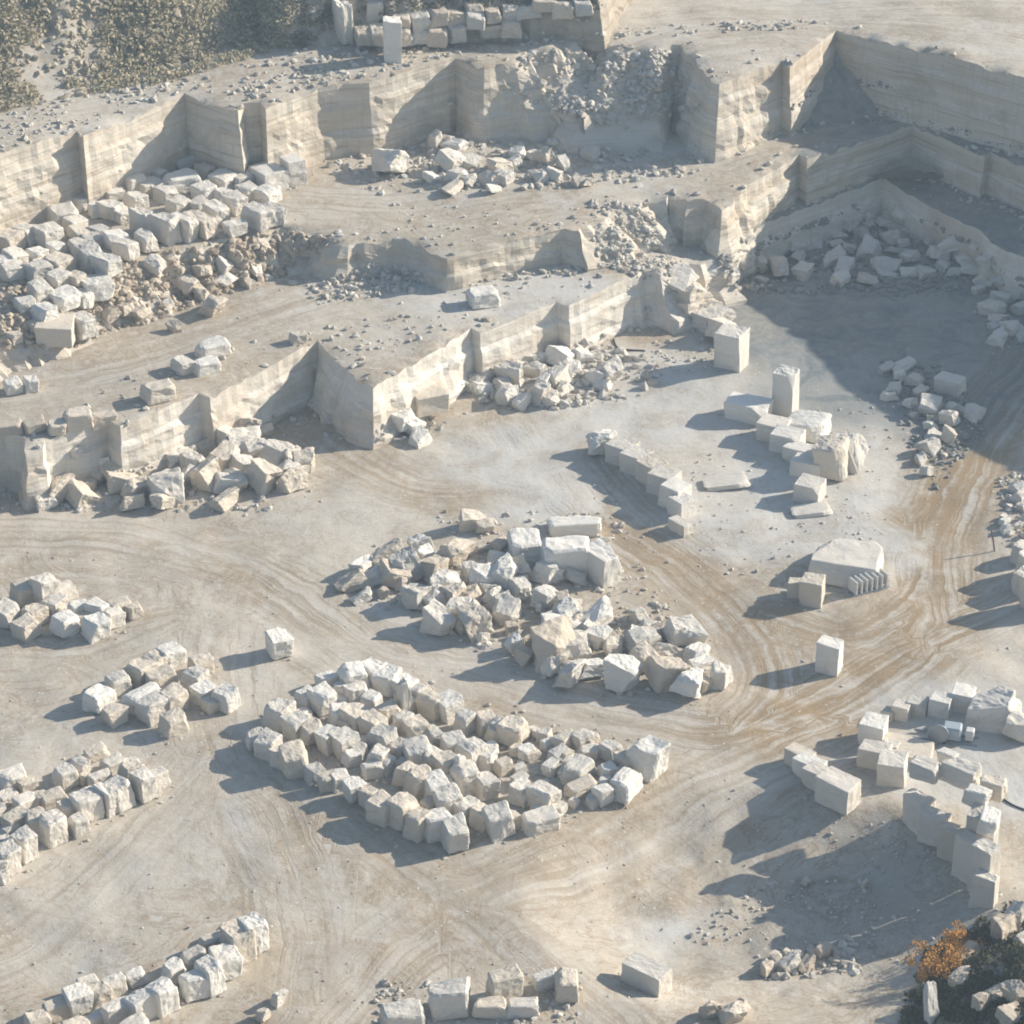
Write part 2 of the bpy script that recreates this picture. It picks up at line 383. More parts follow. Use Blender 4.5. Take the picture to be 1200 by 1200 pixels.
PALE = [(640, 590, 60, 30), (740, 470, 120, 60), (600, 540, 90, 40), (900, 600, 110, 60), (1120, 830, 90, 30), (1150, 920, 110, 45), (950, 480, 130, 80), (600, 335, 140, 20), (560, 360, 90, 20), (880, 1110, 150, 45), (950, 560, 110, 60), (1000, 640, 70, 30)]
def paint(me, vs, roads, name):
    f = road_field(roads); tr = []; tw = []; tb = []; pa = []; gr = []; so = []
    for v in vs:
        a, b, c = f(v.x, v.y); tr.append(a); tw.append(b)
        px, py = pix(v); s = 0; grey = 0; soil = 0
        wob = 1 + .5 * fb(v.x, v.y, 7, .12, 3)
        for (cx, cy, rx, ry) in PALE:
            q = ((px - cx) / rx) ** 2 + ((py - cy) / ry) ** 2
            if q < 3: s = max(s, sst(1.6, .5, q * wob))
        if name == 'ground':
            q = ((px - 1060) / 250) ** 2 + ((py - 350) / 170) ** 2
            grey = sst(1.25, .7, q * wob) * .85  # cast shade of the pit deepened by blue-grey floor colour
            if px > 940 and py > 980: soil = sst(-.2, 1.2, HILL(v.x, v.y) + .6 * nz(v.x, v.y, 1, .5))
            bs = BANK(v.x, v.y)
            if bs > -2: s *= 1 - sst(-2, 1, bs); tw[-1] *= 1 - sst(-2, 2, bs); c *= 1 - sst(-2, 2, bs); grey = .35 * sst(0, 3, bs)
        elif px > 850 and name == 'lower_terrace': grey = .85  # pit-side ledges take the same painted shade
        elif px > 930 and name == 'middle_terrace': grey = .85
        elif name == 'hillside': soil = .25
        c *= (1 - .8 * s)
        tb.append(c); pa.append(s); gr.append(grey); so.append(soil)
    setattr_v(me, 'track', tr); setattr_f(me, 'tw', tw); setattr_f(me, 'tb', tb); setattr_f(me, 'pale', pa); setattr_f(me, 'grey', gr); setattr_f(me, 'soil', so)

# ground sheet to the horizon
def axis(a, b, step, far, grow=1.35):
    xs = []; x = a
    while x < b: xs.append(x); x += step
    s = step; x = b
    while x < far: xs.append(x); s *= grow; x += s
    xs.append(far); s = step; x = a
    lo = []
    while x > -far: s *= grow; x -= s; lo.append(max(x, -far))
    return sorted(set(lo + xs))
gx = axis(-52, 58, .6, 1500); gy = [y for y in axis(112, 300, .6, 2500) if y > -600]
gv = []; gf = []
for y in gy:
    for x in gx: gv.append(Vector((x, y, z0(x, y) - (0 if y < 310 else 2))))
nxg = len(gx)
for j in range(len(gy) - 1):
    for i in range(nxg - 1):
        a = j * nxg + i; gf.append([a, a + 1, a + nxg + 1, a + nxg])
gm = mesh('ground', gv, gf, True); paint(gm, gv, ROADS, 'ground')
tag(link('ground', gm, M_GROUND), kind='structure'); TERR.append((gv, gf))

zfA = lvl(zA, .35, 11); zfB = lvl(zB, .35, 12); zfC = lvl(zC, .5, 13)
build_level('lower_terrace', RIM1, zA, zfA, lambda x, y: z0(x, y), 420, ROADS1, 21, M_WALLW)
build_level('middle_terrace', RIM2, zB, zfB, lambda x, y: zA(x, y), 430, ROADS2, 22, M_WALL)
build_level('upper_terrace', RIM3, zC, zfC, lambda x, y: 8, 520, ROADS3, 23, M_WALL)
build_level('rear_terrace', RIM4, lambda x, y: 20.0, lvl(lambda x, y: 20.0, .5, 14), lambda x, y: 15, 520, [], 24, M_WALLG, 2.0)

# scrub-covered hillside, top left
hv = []; hf = []; nx_, ny_ = 90, 70
e0, e1 = P(-120, 140, 15), P(352, 50, 15)
for j in range(ny_ + 1):
    for i in range(nx_ + 1):
        u, v = i / nx_, j / ny_
        p = e0.lerp(e1, u); q = p + Vector((-2, 80, 0)) * v
        hgt = 80 * v * .62 * (1 - .35 * v)
        edge = sst(1.0, .86, u) * sst(0, .12, u)
        z = 14.6 + (hgt + min(1, v * 12) * (fb(q.x, q.y, 31, .07, 4) * 2.4 + fb(q.x, q.y, 35, .35, 3) * .8)) * edge
        hv.append(Vector((q.x, q.y, z)))
for j in range(ny_):
    for i in range(nx_):
        a = j * (nx_ + 1) + i; hf.append([a, a + 1, a + nx_ + 2, a + nx_ + 1])
hm = mesh('hillside', hv, hf, True); paint(hm, hv, [], 'hillside')
tag(link('hillside', hm, M_GROUND), kind='structure'); TERR.append((hv, hf))

allv, allf = [], []
for vs, fs in TERR:
    b = len(allv); allv += vs; allf += [[i + b for i in f] for f in fs]
BVH = BVHTree.FromPolygons(allv, allf)
CO = Vector((0, 0, CAM_H))
def hit(px, py):
    d = ray(px, py).normalized(); h = BVH.ray_cast(CO, d)
    return h[0], h[1]
def drop(x, y):
    h = BVH.ray_cast(Vector((x, y, 80)), Vector((0, 0, -1))); return h[0].z if h[0] else 0.0

# grey chippings heaped in the two quarry corners
def heap(name, corner, z, apex, reach_l, reach_r, label):
    # fan of rings from the inner corner
    c = P(corner[0], corner[1], z + 7); vs = []; fs = []
    a = P(reach_l[0], reach_l[1], z) - Vector((c.x, c.y, z)); b = P(reach_r[0], reach_r[1], z) - Vector((c.x, c.y, z))
    nr, na = 14, 18; back = Vector((0, 1.2, 0))
    for i in range(nr + 1):
        for k in range(na + 1):
            t = i / nr; s = k / na
            d = a.lerp(b, s); d *= 1 - .12 * math.sin(s * math.pi)
            p = Vector((c.x, c.y, 0)) + back + d * t * 1.05
            p.z = z - .4 + (apex + .4) * (1 - t) ** 1.05 + .30 * fb(p.x, p.y, 41, .6, 3) * min(1, 3 * (1 - t) + .2)
            vs.append(p)
    for i in range(nr):
        for k in range(na):
            q = i * (na + 1) + k; fs.append([q, q + na + 1, q + na + 2, q + 1])
    me = mesh(name, vs, fs, True); n = len(vs)
    setattr_v(me, 'track', [(0, 0, 0)] * n)
    for an, vl in (('tw', 0), ('tb', 0), ('pale', 0), ('grey', 1), ('soil', 0)): setattr_f(me, an, [vl] * n)
    tag(link(name, me, M_GROUND), label, 'heap')
heap('gravel_heap', (980, 38), 8, 5.5, (872, 172), (1068, 140), 'dark grey gravel heap filling the upper quarry corner')
heap('gravel_heap', (1070, 149), 4, 2.6, (1000, 212), (1130, 212), 'low grey gravel heap in the corner below the second bench')

# ------------------------------------------------------------------ stone variants
def stone_variant(seed, cuts, jit, bev, amp):
    r = random.Random(seed); bm = bmesh.new(); bmesh.ops.create_cube(bm, size=1.0)
    for v in bm.verts: v.co += Vector([r.uniform(-jit, jit) for _ in range(3)])
    for _ in range(cuts):
        n = Vector((r.uniform(-1, 1), r.uniform(-1, 1), r.uniform(-.3, 1))); n.normalize()
        ext = max(v.co.dot(n) for v in bm.verts); dist = ext * r.uniform(.68, .88)
        g = bm.verts[:] + bm.edges[:] + bm.faces[:]
        bmesh.ops.bisect_plane(bm, geom=g, plane_co=n * dist, plane_no=n, clear_outer=True)
        bmesh.ops.holes_fill(bm, edges=[e for e in bm.edges if e.is_boundary])
    bmesh.ops.remove_doubles(bm, verts=bm.verts, dist=.02)
    bmesh.ops.bevel(bm, geom=bm.edges[:], offset=bev, segments=1, affect='EDGES', clamp_overlap=True)
    bmesh.ops.triangulate(bm, faces=bm.faces[:])
    for _ in range(3):
        long = [e for e in bm.edges if e.calc_length() > .15]
        if long: bmesh.ops.subdivide_edges(bm, edges=long, cuts=1)
        bmesh.ops.triangulate(bm, faces=[f for f in bm.faces if len(f.verts) > 3])
    bm.normal_update()
    for v in bm.verts:
        q = v.co * 2.3 + Vector((seed * 3.1, 0, 0)); v.co += v.normal * amp * (noise.noise(q) + .55 * noise.noise(q * 2.7) + .3 * noise.noise(q * 6.5))
    zs = min(v.co.z for v in bm.verts)
    for v in bm.verts: v.co.z -= zs
    me = bpy.data.meshes.new('stone'); bm.normal_update(); bm.to_mesh(me); bm.free(); me.materials.append(M_STONE); return me
BLOCKV = [stone_variant(100 + i, 1 + i % 3, .10, .06, .05) for i in range(26)]
CUTV = [stone_variant(200 + i, i % 2, .035, .018, .028) for i in range(8)]
ROCKV = [stone_variant(300 + i, 2 + i % 4, .21, .015, .075) for i in range(26)]

ORD = "first second third fourth fifth sixth seventh eighth ninth tenth eleventh twelfth thirteenth fourteenth fifteenth sixteenth seventeenth eighteenth nineteenth twentieth twenty-first twenty-second twenty-third twenty-fourth twenty-fifth".split()
ROWN = {1: [''], 2: ['back', 'front'], 3: ['back', 'middle', 'front'], 4: ['back', 'second', 'third', 'front'], 5: ['back', 'second', 'middle', 'fourth', 'front'], 6: ['back', 'second', 'third', 'fourth', 'fifth', 'front']}
TONES = {'white': (0.74, 0.705, 0.635), 'pale': (0.68, 0.63, 0.55), 'cream': (0.63, 0.56, 0.46), 'greyish': (0.58, 0.55, 0.49), 'tan': (0.56, 0.485, 0.39), 'orange': (0.52, 0.30, 0.13)}
NBLK = [0]
def stones(off, sc, data, where, group, kind='block', rows=1, slope=0.0, yaw=45, yj=14, tones=('pale', 'cream', 'greyish', 'white'), variants=None, sink=.06, hk=.55, noun=None, grow=1.22, deep=0, fall=False):
    """lists the blocks of one pile as surveyed: centre and size, four numbers each"""
    nums = [float(v) for v in data.replace(';', ' ').replace(',', ' ').split()]
    items = []
    rr = random.Random(len(nums) * 7 + int(off[0]))
    for i in range(0, len(nums), 4):
        cx, cy, w_, h_ = nums[i:i + 4]; x = off[0] + cx / sc; y = off[1] + cy / sc; w_ /= sc; h_ /= sc
        p, n = hit(x, y + h_ * .27)
        if p is None: continue
        if fall and min(drop(p.x, p.y - 1.6), drop(p.x, p.y - 3)) < p.z - 1 and p.z > 9.2:
            yy = p.y
            while drop(p.x, yy) > 9.2 and p.y - yy < 6: yy -= .4
            p = Vector((p.x, yy - 1.2, drop(p.x, yy - 1.2))); n = Vector((0, 0, 1))
        D = (p - CO).length; ppm = FPX / (D * math.cos(math.atan(math.hypot(x - 600, y - 600) / FPX)))
        s = (CAM_H - p.z) / D; c = math.sqrt(1 - s * s)
        th = R(yaw + rr.uniform(-yj, yj)); k = 1 / (abs(math.cos(th)) + abs(math.sin(th))) ** .75
        W = w_ / ppm * k * grow; H = hk * h_ / (c * ppm) * grow; Dp = min((1 - hk) * h_ / (s * ppm) * k * grow * 1.05, W * 1.7)
        Dp = max(Dp, W * .55)
        V = variants or (BLOCKV if kind == 'block' else CUTV if kind == 'cut' else ROCKV)
        o = bpy.data.objects.new({'block': 'stone_block', 'cut': 'sawn_block', 'rock': 'boulder'}[kind], V[rr.randrange(len(V))])
        C.objects.link(o)
        tl = .02 if kind == 'cut' else (.07 if kind == 'block' else .36)
        o.rotation_euler = (rr.uniform(-tl, tl), rr.uniform(-tl, tl), th + (0 if kind == 'cut' else rr.choice((0, math.pi / 2, math.pi)) if abs(W - Dp) < .3 * W else rr.choice((0, math.pi))))
        if rr.random() < .5 and abs(yaw) > 30 and kind != 'cut': W, Dp = W * .95, Dp * 1.05
        o.scale = (W, Dp, H)
        o.location = (p.x, p.y, drop(p.x, p.y) - sink * H if n.z > .5 else p.z - sink * H - .3)
        if deep: o.scale.z += deep; o.location.z -= deep * .75
        tn = tones[rr.randrange(len(tones))]; t = TONES[tn]; j = rr.uniform(.92, 1.06)
        o.color = (t[0] * j, t[1] * j, t[2] * j, 1)
        items.append((x, y, o, tn, W, Dp, H)); NBLK[0] += 1
    # labels by look and by place in the rows
    items.sort(key=lambda q: q[1] - slope * q[0]); n = len(items); per = math.ceil(n / rows)
    for r_ in range(rows):
        row = sorted(items[r_ * per:(r_ + 1) * per], key=lambda q: q[0])
        for i, (x, y, o, tn, W, Dp, H) in enumerate(row):
            f = H / max(W, Dp); sh = 'tall' if f > 1.15 else 'flat' if f < .5 else 'long' if max(W, Dp) / min(W, Dp) > 1.5 else ('angular' if kind == 'rock' else 'squarish')
            nn = noun or ('boulder' if kind == 'rock' else 'sawn block' if kind == 'cut' else 'stone block')
            rn = ROWN[rows][r_]
            if len(row) == 1: pl = ''
            else: pl = (ORD[i] if i < len(ORD) else 'far right') + ' from left'
            if rn: pl = (pl + ', ' if pl else '') + rn + ' row'
            tag(o, ' '.join(f"{sh} {tn} {nn}{',' if pl else ''} {pl}{',' if pl else ''} {where}".split()), 'boulder' if kind == 'rock' else 'sawn block' if kind == 'cut' else 'stone block', group)
    return [q[2] for q in items]

# ------------------------------------------------------------------ the block yard in the middle of the floor (four surveys)
Y1 = """790,90,150,150; 640,220,200,150; 800,290,150,190; 1080,150,180,220; 960,290,80,110; 1045,335,170,130; 580,370,230,180; 260,430,120,200; 130,500,130,120; 30,555,110,110;
 260,590,180,200; 340,660,150,190; 460,520,150,120; 570,570,190,180; 660,640,130,150; 780,450,160,150; 700,490,110,100; 870,560,200,210; 960,530,180,220; 1060,580,180,220;
 760,690,150,130; 870,740,120,130; 980,720,150,160; 450,740,220,200; 610,820,230,200; 830,860,240,170"""
Y2 = """330,190,180,240; 300,340,150,130; 200,480,170,180; 310,480,170,150; 90,505,150,170; 270,570,160,160; 400,560,180,220; 540,560,220,200; 430,650,150,180; 590,670,220,200;
 520,210,150,180; 610,260,130,140; 460,345,160,110; 570,420,170,150; 850,290,150,130; 700,460,100,90; 760,490,110,110; 900,520,220,200; 1010,380,190,180; 1130,430,140,150;
 670,760,150,190; 790,730,150,210; 930,640,150,140; 1020,700,190,190; 920,340,120,100"""
Y3 = """150,220,130,180; 290,240,160,170; 210,400,150,170; 420,320,130,140; 530,330,140,140; 380,490,170,170; 450,420,110,100; 540,560,130,120; 620,380,120,120; 710,400,150,150;
 690,530,150,130; 840,590,150,230; 900,410,160,160; 1060,450,150,140; 940,520,110,130; 700,650,130,110; 610,600,110,110; 400,600,110,90; 1030,620,120,150; 1140,640,140,130; 1020,700,120,90; 1180,540,120,130; 20,150,130,130"""
Y4 = """360,240,150,150; 500,240,120,160; 330,350,150,120; 690,310,150,140; 530,320,130,110; 950,370,220,270; 790,390,120,150; 460,450,260,150; 500,560,220,100; 670,460,110,130;
 640,620,110,150; 810,560,240,180; 210,640,220,200; 60,610,150,170; 190,800,260,140; 430,670,70,70"""
def conv(off, sc, data, boff, bsc):
    out = []; v = [float(a) for a in data.replace(';', ' ').replace(',', ' ').split()]
    for i in range(0, len(v), 4):
        out.append(f"{(off[0] + v[i] / sc - boff[0]) * bsc:.1f},{(off[1] + v[i + 1] / sc - boff[1]) * bsc:.1f},{v[i + 2] / sc * bsc:.1f},{v[i + 3] / sc * bsc:.1f}")
    return ';'.join(out)
def merge(*parts): return ';'.join(conv(o, s, d, (0, 0), 1) for o, s, d in parts)
def extras(poly, n, lo, hi, seed):
    r = random.Random(seed); out = []
    while len(out) < n:
        x = r.uniform(min(p[0] for p in poly), max(p[0] for p in poly)); y = r.uniform(min(p[1] for p in poly), max(p[1] for p in poly))
        c = False; j = len(poly) - 1
        for i in range(len(poly)):
            if (poly[i][1] > y) != (poly[j][1] > y) and x < (poly[j][0] - poly[i][0]) * (y - poly[i][1]) / (poly[j][1] - poly[i][1]) + poly[i][0]: c = not c
            j = i
        if c: w_ = r.uniform(lo, hi); out.append(f'{x:.1f},{y:.1f},{w_:.1f},{w_ * r.uniform(.7, 1.05):.1f}')
    return ';' + ';'.join(out)
def rowline(pts, step, w_, h_, seed):
    r = random.Random(seed); out = []; carry = 0
    for (x0, y0), (x1, y1) in zip(pts, pts[1:]):
        L = math.hypot(x1 - x0, y1 - y0); t = carry
        while t < L:
            k = r.uniform(.74, 1.26)
            out.append(f'{x0 + (x1 - x0) * t / L + r.uniform(-3, 3):.1f},{y0 + (y1 - y0) * t / L + r.uniform(-5, 5):.1f},{w_ * k:.1f},{h_ * k * r.uniform(.88, 1.12):.1f}'); t += step * (.5 + .5 * k)
        carry = t - L
    return ';'.join(out)
yard = ';'.join([rowline([(300, 866), (345, 894), (400, 922), (470, 958), (546, 986)], 20, 26, 31, 1), rowline([(325, 843), (390, 868), (445, 892), (505, 926), (566, 962), (606, 968)], 20, 25, 28, 2),
  rowline([(362, 822), (410, 838), (455, 868), (515, 900), (575, 926)], 20.5, 26, 29, 3), rowline([(385, 800), (430, 822), (480, 852), (535, 880), (600, 900)], 20.5, 25, 27, 4),
  rowline([(412, 795), (458, 797), (505, 825), (560, 848), (610, 862)], 20.5, 26, 29, 5), merge(((600, 830), 6, Y4))]) + extras([(320, 850), (460, 800), (720, 880), (620, 960), (540, 970)], 46, 13, 23, 8) + extras([(605, 850), (740, 880), (760, 910), (650, 965), (600, 950)], 20, 13, 22, 9)
stones((0, 0), 1, yard, 'central block yard', 'blocks in the central yard', rows=5, slope=.5, yaw=42, yj=24, grow=1.27, tones=('pale', 'white', 'cream', 'greyish', 'pale', 'white', 'cream'))
stones((280, 780), 6, '1165,290,70,250', 'leaning between blocks of the central yard', 'blocks in the central yard', noun='upright slab', hk=.8)
stones((420, 860), 6, '715,290,80,190', 'standing among middle blocks of central yard', 'blocks in the central yard', noun='narrow slab', hk=.8)

# ------------------------------------------------------------------ heap of broken stone behind it
I1 = """1015,70,170,120; 270,390,190,110; 210,500,220,110; 290,600,140,90; 460,330,220,150; 470,470,180,160; 550,520,110,120; 630,410,170,200; 760,420,150,180; 850,530,220,210;
 640,630,180,190; 800,610,170,160; 960,690,140,170; 800,780,240,190; 700,240,130,140; 1060,600,150,130; 1090,790,190,220; 1100,470,160,170; 880,300,280,170"""
I2 = """410,400,110,160; 400,560,160,130; 550,620,150,140; 310,690,200,170; 700,640,140,110; 760,700,110,120; 640,750,130,110; 690,820,260,140; 960,720,280,160; 590,430,150,180; 300,450,220,210; 860,340,90,200"""
I3 = """270,400,290,270; 430,440,220,180; 400,620,270,170; 560,570,180,120; 750,620,200,230; 620,350,170,130; 540,300,130,110; 700,420,120,130"""
I4 = """330,200,120,90; 600,260,200,170; 440,250,110,100; 310,330,230,150; 320,440,160,170; 470,400,170,130; 690,400,220,140; 480,550,230,220; 620,640,190,200; 720,500,170,110; 860,570,150,180; 720,620,100,130"""
brk = merge(((380, 600), 6, I1), ((540, 600), 6, I2), ((600, 690), 6, I3), ((700, 700), 6, I4))
brk += extras([(440, 650), (560, 610), (690, 640), (850, 760), (840, 805), (640, 790), (500, 730), (400, 690)], 46, 12, 25, 5) + extras([(500, 670), (640, 680), (720, 750), (640, 785), (540, 740)], 22, 14, 27, 6)
stones((0, 0), 1, brk, 'middle broken stone pile', 'boulders in the middle pile', kind='rock', rows=5, slope=.45, yaw=40, yj=30, tones=('pale', 'white', 'cream', 'greyish', 'pale', 'tan', 'white'), grow=1.24)
stones((540, 600), 6, '450,260,270,210; 740,330,240,330; 800,100,290,130', 'back of middle broken pile', 'boulders in the middle pile', kind='block', rows=1, yaw=15, tones=('white',), noun='stone slab')
stones((540, 600), 6, '985,380,180,310', 'at the right end of the middle broken pile', 'boulders in the middle pile', kind='cut', yaw=40, yj=3, tones=('white',))
stones((540, 600), 6, '862,350,110,200', 'beside the tall white block of the middle pile', 'boulders in the middle pile', kind='rock', tones=('orange',))

# ------------------------------------------------------------------ upper left pile on the middle terrace
A1 = """590,410,170,120; 450,500,200,170; 530,560,150,130; 810,350,150,90; 930,240,170,140; 1110,180,170,100; 790,470,140,150; 690,460,120,110; 950,400,130,130; 1030,310,170,130; 190,640,150,150; 330,640,170,170; 80,680,170,160;
 390,730,110,110; 270,780,130,110; 570,630,170,120; 650,680,130,110; 700,620,130,110; 820,680,150,150; 880,740,130,170; 870,500,110,110; 1010,560,110,230; 110,800,150,150; 40,840,140,140; 420,850,200,160; 640,800,150,180; 750,850,160,180; 560,720,150,110; 300,860,150,120"""
A2 = """340,100,180,100; 310,270,230,160; 480,200,100,130; 610,262,190,150; 745,265,150,140; 100,300,160,130; 200,350,140,130; 480,340,170,140; 600,360,110,110; 300,430,150,130; 70,690,120,170; 190,600,150,260; 330,590,130,230;
 440,430,130,110; 455,570,130,200; 560,480,140,180; 690,420,140,160; 700,590,120,130; 780,340,130,130; 930,350,160,130; 850,510,150,190; 960,500,130,170"""
A3 = """270,180,170,170; 290,320,150,150; 180,400,150,120; 420,230,150,140; 540,220,120,110; 310,470,190,130; 460,370,200,160; 580,560,160,190; 260,570,110,120; 580,380,120,140; 690,290,200,180; 100,180,190,150"""
ul = merge(((0, 170), 6, A1), ((160, 170), 6, A2), ((0, 290), 6, A3))
stones((0, 0), 1, ul, 'upper left block pile', 'blocks piled on the upper left terrace', rows=5, slope=-.35, yaw=40, yj=14, tones=('pale', 'white', 'pale', 'cream', 'greyish'), grow=1.22, fall=True)
stones((160, 170), 6, '930,235,190,210', 'at the right end of upper left pile', 'blocks piled on the upper left terrace', kind='cut', yaw=28, tones=('white',))
stones((160, 170), 6, '1105,225,140,140', 'under another, right end of upper left pile', 'blocks piled on the upper left terrace', kind='cut', yaw=28, yj=3, tones=('pale',), noun='block')
_b = stones((160, 170), 6, '1100,228,130,140', 'on top of another, right end of upper left pile', 'blocks piled on the upper left terrace', kind='cut', yaw=30, yj=3, tones=('white',), noun='block')
for o in _b: o.location.z += o.scale.z * .92
stones((0, 290), 6, '400,590,210,200', 'at the roadside below the upper left pile', 'blocks piled on the upper left terrace', kind='cut', yaw=10, tones=('cream',))
stones((0, 290), 6, '110,640,120,90; 900,450,130,110; 990,460,100,80; 1100,130,110,130; 800,480,110,90; 1180,400,90,70; 1240,560,90,80; 1420,330,110,100; 1480,420,150,140; 1430,180,120,110; 1600,230,150,90; 1790,140,100,90; 1760,250,90,70; 1330,250,130,110; 1560,120,120,100',
       'on the rubble slope above the upper left road', 'boulders on the left rubble slope', kind='rock', rows=1, tones=('cream', 'tan', 'pale'))

# ------------------------------------------------------------------ lower left pile under the lower terrace
C1 = """320,310,190,130; 430,350,130,150; 520,240,150,120; 600,310,190,150; 720,360,140,120; 620,190,140,130; 760,110,130,130; 850,150,100,100; 760,240,170,150; 840,260,110,130; 930,290,170,140; 1030,310,130,120; 1130,350,110,130;
 1010,390,130,110; 1060,470,180,150; 820,440,170,190; 700,460,150,120; 530,440,170,170; 620,480,100,120; 270,510,190,200; 240,600,170,110; 630,590,200,90; 410,250,80,70; 400,420,120,120"""
C2 = """740,430,140,120; 820,490,120,120; 840,580,170,130; 940,640,180,160; 930,730,150,110; 430,640,200,170; 540,670,200,150; 330,690,130,130; 560,540,90,70; 690,500,90,80; 640,600,110,80; 1050,620,100,120"""
ll = merge(((150, 480), 5.4545, C1), ((0, 470), 6, C2))
stones((0, 0), 1, ll, 'pile under the lower left bench', 'stones piled under the lower left bench', kind='rock', rows=3, slope=-.1, yaw=35, yj=30, tones=('cream', 'pale', 'pale', 'cream'), grow=1.3)
stones((0, 470), 6, '250,180,180,110; 80,190,160,100; 400,190,110,110; 540,130,180,150; 730,110,190,110', 'on the lower left bench edge', 'blocks on the lower left bench edge', rows=1, yaw=20, tones=('tan', 'cream'))
stones((0, 300), 3, '745,330,110,70; 640,385,80,60; 720,390,90,60; 560,480,110,80; 50,460,60,60; 110,455,50,60; 1050,290,60,45', 'on the lower terrace left road', 'blocks beside the lower terrace road', rows=1, yaw=30, tones=('pale', 'cream', 'white'))

# ------------------------------------------------------------------ small yards on the left of the floor
stones((0, 600), 3, '90,290,85,100; 160,285,90,120; 30,365,90,90; 120,370,80,80; 100,410,90,80; 230,400,90,90; 190,330,80,80; 280,350,80,70; 340,410,90,90; 290,385,60,60; 350,350,100,80; 420,340,90,70; 470,350,60,60; 400,375,70,70; 230,280,80,60', 'top left floor cluster', 'blocks in the top left floor cluster', rows=3, slope=.15, tones=('cream', 'pale', 'white'))
stones((0, 600), 3, '978,470,90,105', 'alone on the floor left of centre', None, yaw=40, tones=('white',))
stones((0, 600), 3, '600,510,110,85; 545,540,90,80; 490,570,90,100; 420,610,80,90; 345,660,110,90; 570,590,110,80; 710,540,80,70; 690,600,90,90; 500,660,150,80; 610,665,100,100; 535,700,110,100; 405,720,90,70; 610,750,90,80; 720,640,80,80; 740,680,60,60; 800,660,80,90', 'round left cluster', 'blocks in the round left cluster', rows=3, slope=-.3, tones=('pale', 'cream', 'white'))
F_ = '680,140,170,100; 90,340,200,180; 200,370,150,130; 60,450,130,110; 190,500,190,150; 460,310,150,170; 570,250,150,140; 600,320,100,100; 800,230,200,130; 920,220,120,90; 700,330,160,130; 390,480,190,150; 280,480,120,130; 620,500,210,230; 760,470,120,240; 850,440,170,230; 920,290,150,170; 1010,370,150,240; 1110,330,120,170; 550,650,120,160; 480,560,110,180; 380,680,180,240; 270,640,160,200; 120,620,190,160; 170,800,150,230; 60,900,180,230; 30,780,110,120; 80,690,150,110; -20,560,130,150; -30,960,130,190; 10,1010,100,120'
stones((0, 860), 6, F_, 'left edge block stack', 'blocks in the left edge stack', rows=4, slope=-.6, yaw=38, yj=10, tones=('cream', 'pale', 'pale'))
G_ = '1075,150,120,180; 1000,200,130,180; 870,190,120,100; 950,130,110,90; 800,270,130,110; 940,280,120,150; 870,350,110,170; 700,330,110,120; 790,390,120,140; 640,440,140,170; 520,350,90,80; 420,390,110,110; 540,480,130,160; 350,440,110,120; 430,510,150,120; 250,460,140,150; 290,390,120,90; 150,500,140,110; 330,545,110,80; 60,560,120,100; 240,600,130,120; 520,600,140,120'
stones((30, 1060), 4, G_, 'bottom left block row', 'blocks in the bottom left row', rows=3, slope=-.55, yaw=36, yj=8, tones=('pale', 'cream', 'white'))
stones((30, 1060), 4, '1180,450,80,70; 1120,520,70,60', 'right of the bottom left row', 'loose stones at the bottom edge', kind='rock')

# ------------------------------------------------------------------ boulders in the shaded pit
J1 = """600,400,120,100; 750,395,120,80; 980,220,150,150; 1100,170,90,80; 1120,240,110,110; 900,340,110,80; 1080,320,120,90; 640,490,110,90; 660,590,140,140; 510,570,110,190; 880,490,210,120; 940,560,190,110; 940,640,180,110; 1000,430,130,90;
 1130,420,150,180; 1130,650,190,90; 250,525,90,80; 350,500,80,90; 170,600,90,80; 120,570,80,70; 370,640,90,50; 280,620,120,60; 460,470,70,70; 900,405,90,70; 380,570,60,70"""
J2 = """250,125,100,80; 340,110,110,100; 210,190,100,90; 290,215,90,80; 370,235,90,100; 270,300,120,130; 340,330,110,80; 320,385,180,60; 400,440,170,110; 220,490,180,90; 240,550,130,60; 400,530,120,80; 500,540,120,100; 560,300,120,90; 710,310,190,110;
 590,420,120,120; 800,430,140,110; 820,520,150,120; 940,440,110,120; 860,350,110,50; 710,530,100,80; 620,500,100,90; 890,600,90,70; 960,600,100,70; 880,660,100,60; 1030,560,100,80"""
pit = merge(((830, 220), 6, J1), ((1000, 230), 6, J2))
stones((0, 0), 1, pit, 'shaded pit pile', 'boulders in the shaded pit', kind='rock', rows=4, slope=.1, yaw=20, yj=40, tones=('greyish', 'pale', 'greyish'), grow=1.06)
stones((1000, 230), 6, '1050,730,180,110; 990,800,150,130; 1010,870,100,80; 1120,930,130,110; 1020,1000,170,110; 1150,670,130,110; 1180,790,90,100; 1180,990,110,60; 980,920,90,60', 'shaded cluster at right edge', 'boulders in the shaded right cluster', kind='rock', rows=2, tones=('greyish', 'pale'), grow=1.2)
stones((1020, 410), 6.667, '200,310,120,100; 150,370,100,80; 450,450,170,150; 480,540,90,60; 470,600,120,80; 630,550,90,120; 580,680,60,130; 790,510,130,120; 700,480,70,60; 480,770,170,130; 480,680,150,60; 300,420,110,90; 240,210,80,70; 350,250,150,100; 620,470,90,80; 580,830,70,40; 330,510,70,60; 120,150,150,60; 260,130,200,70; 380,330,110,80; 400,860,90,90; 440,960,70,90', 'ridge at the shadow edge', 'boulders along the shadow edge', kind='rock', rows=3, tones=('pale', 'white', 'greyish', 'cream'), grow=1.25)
stones((1020, 410), 6.667, '620,275,220,160', 'on top of ridge at the shadow edge', None, kind='cut', yaw=-25, tones=('pale',))
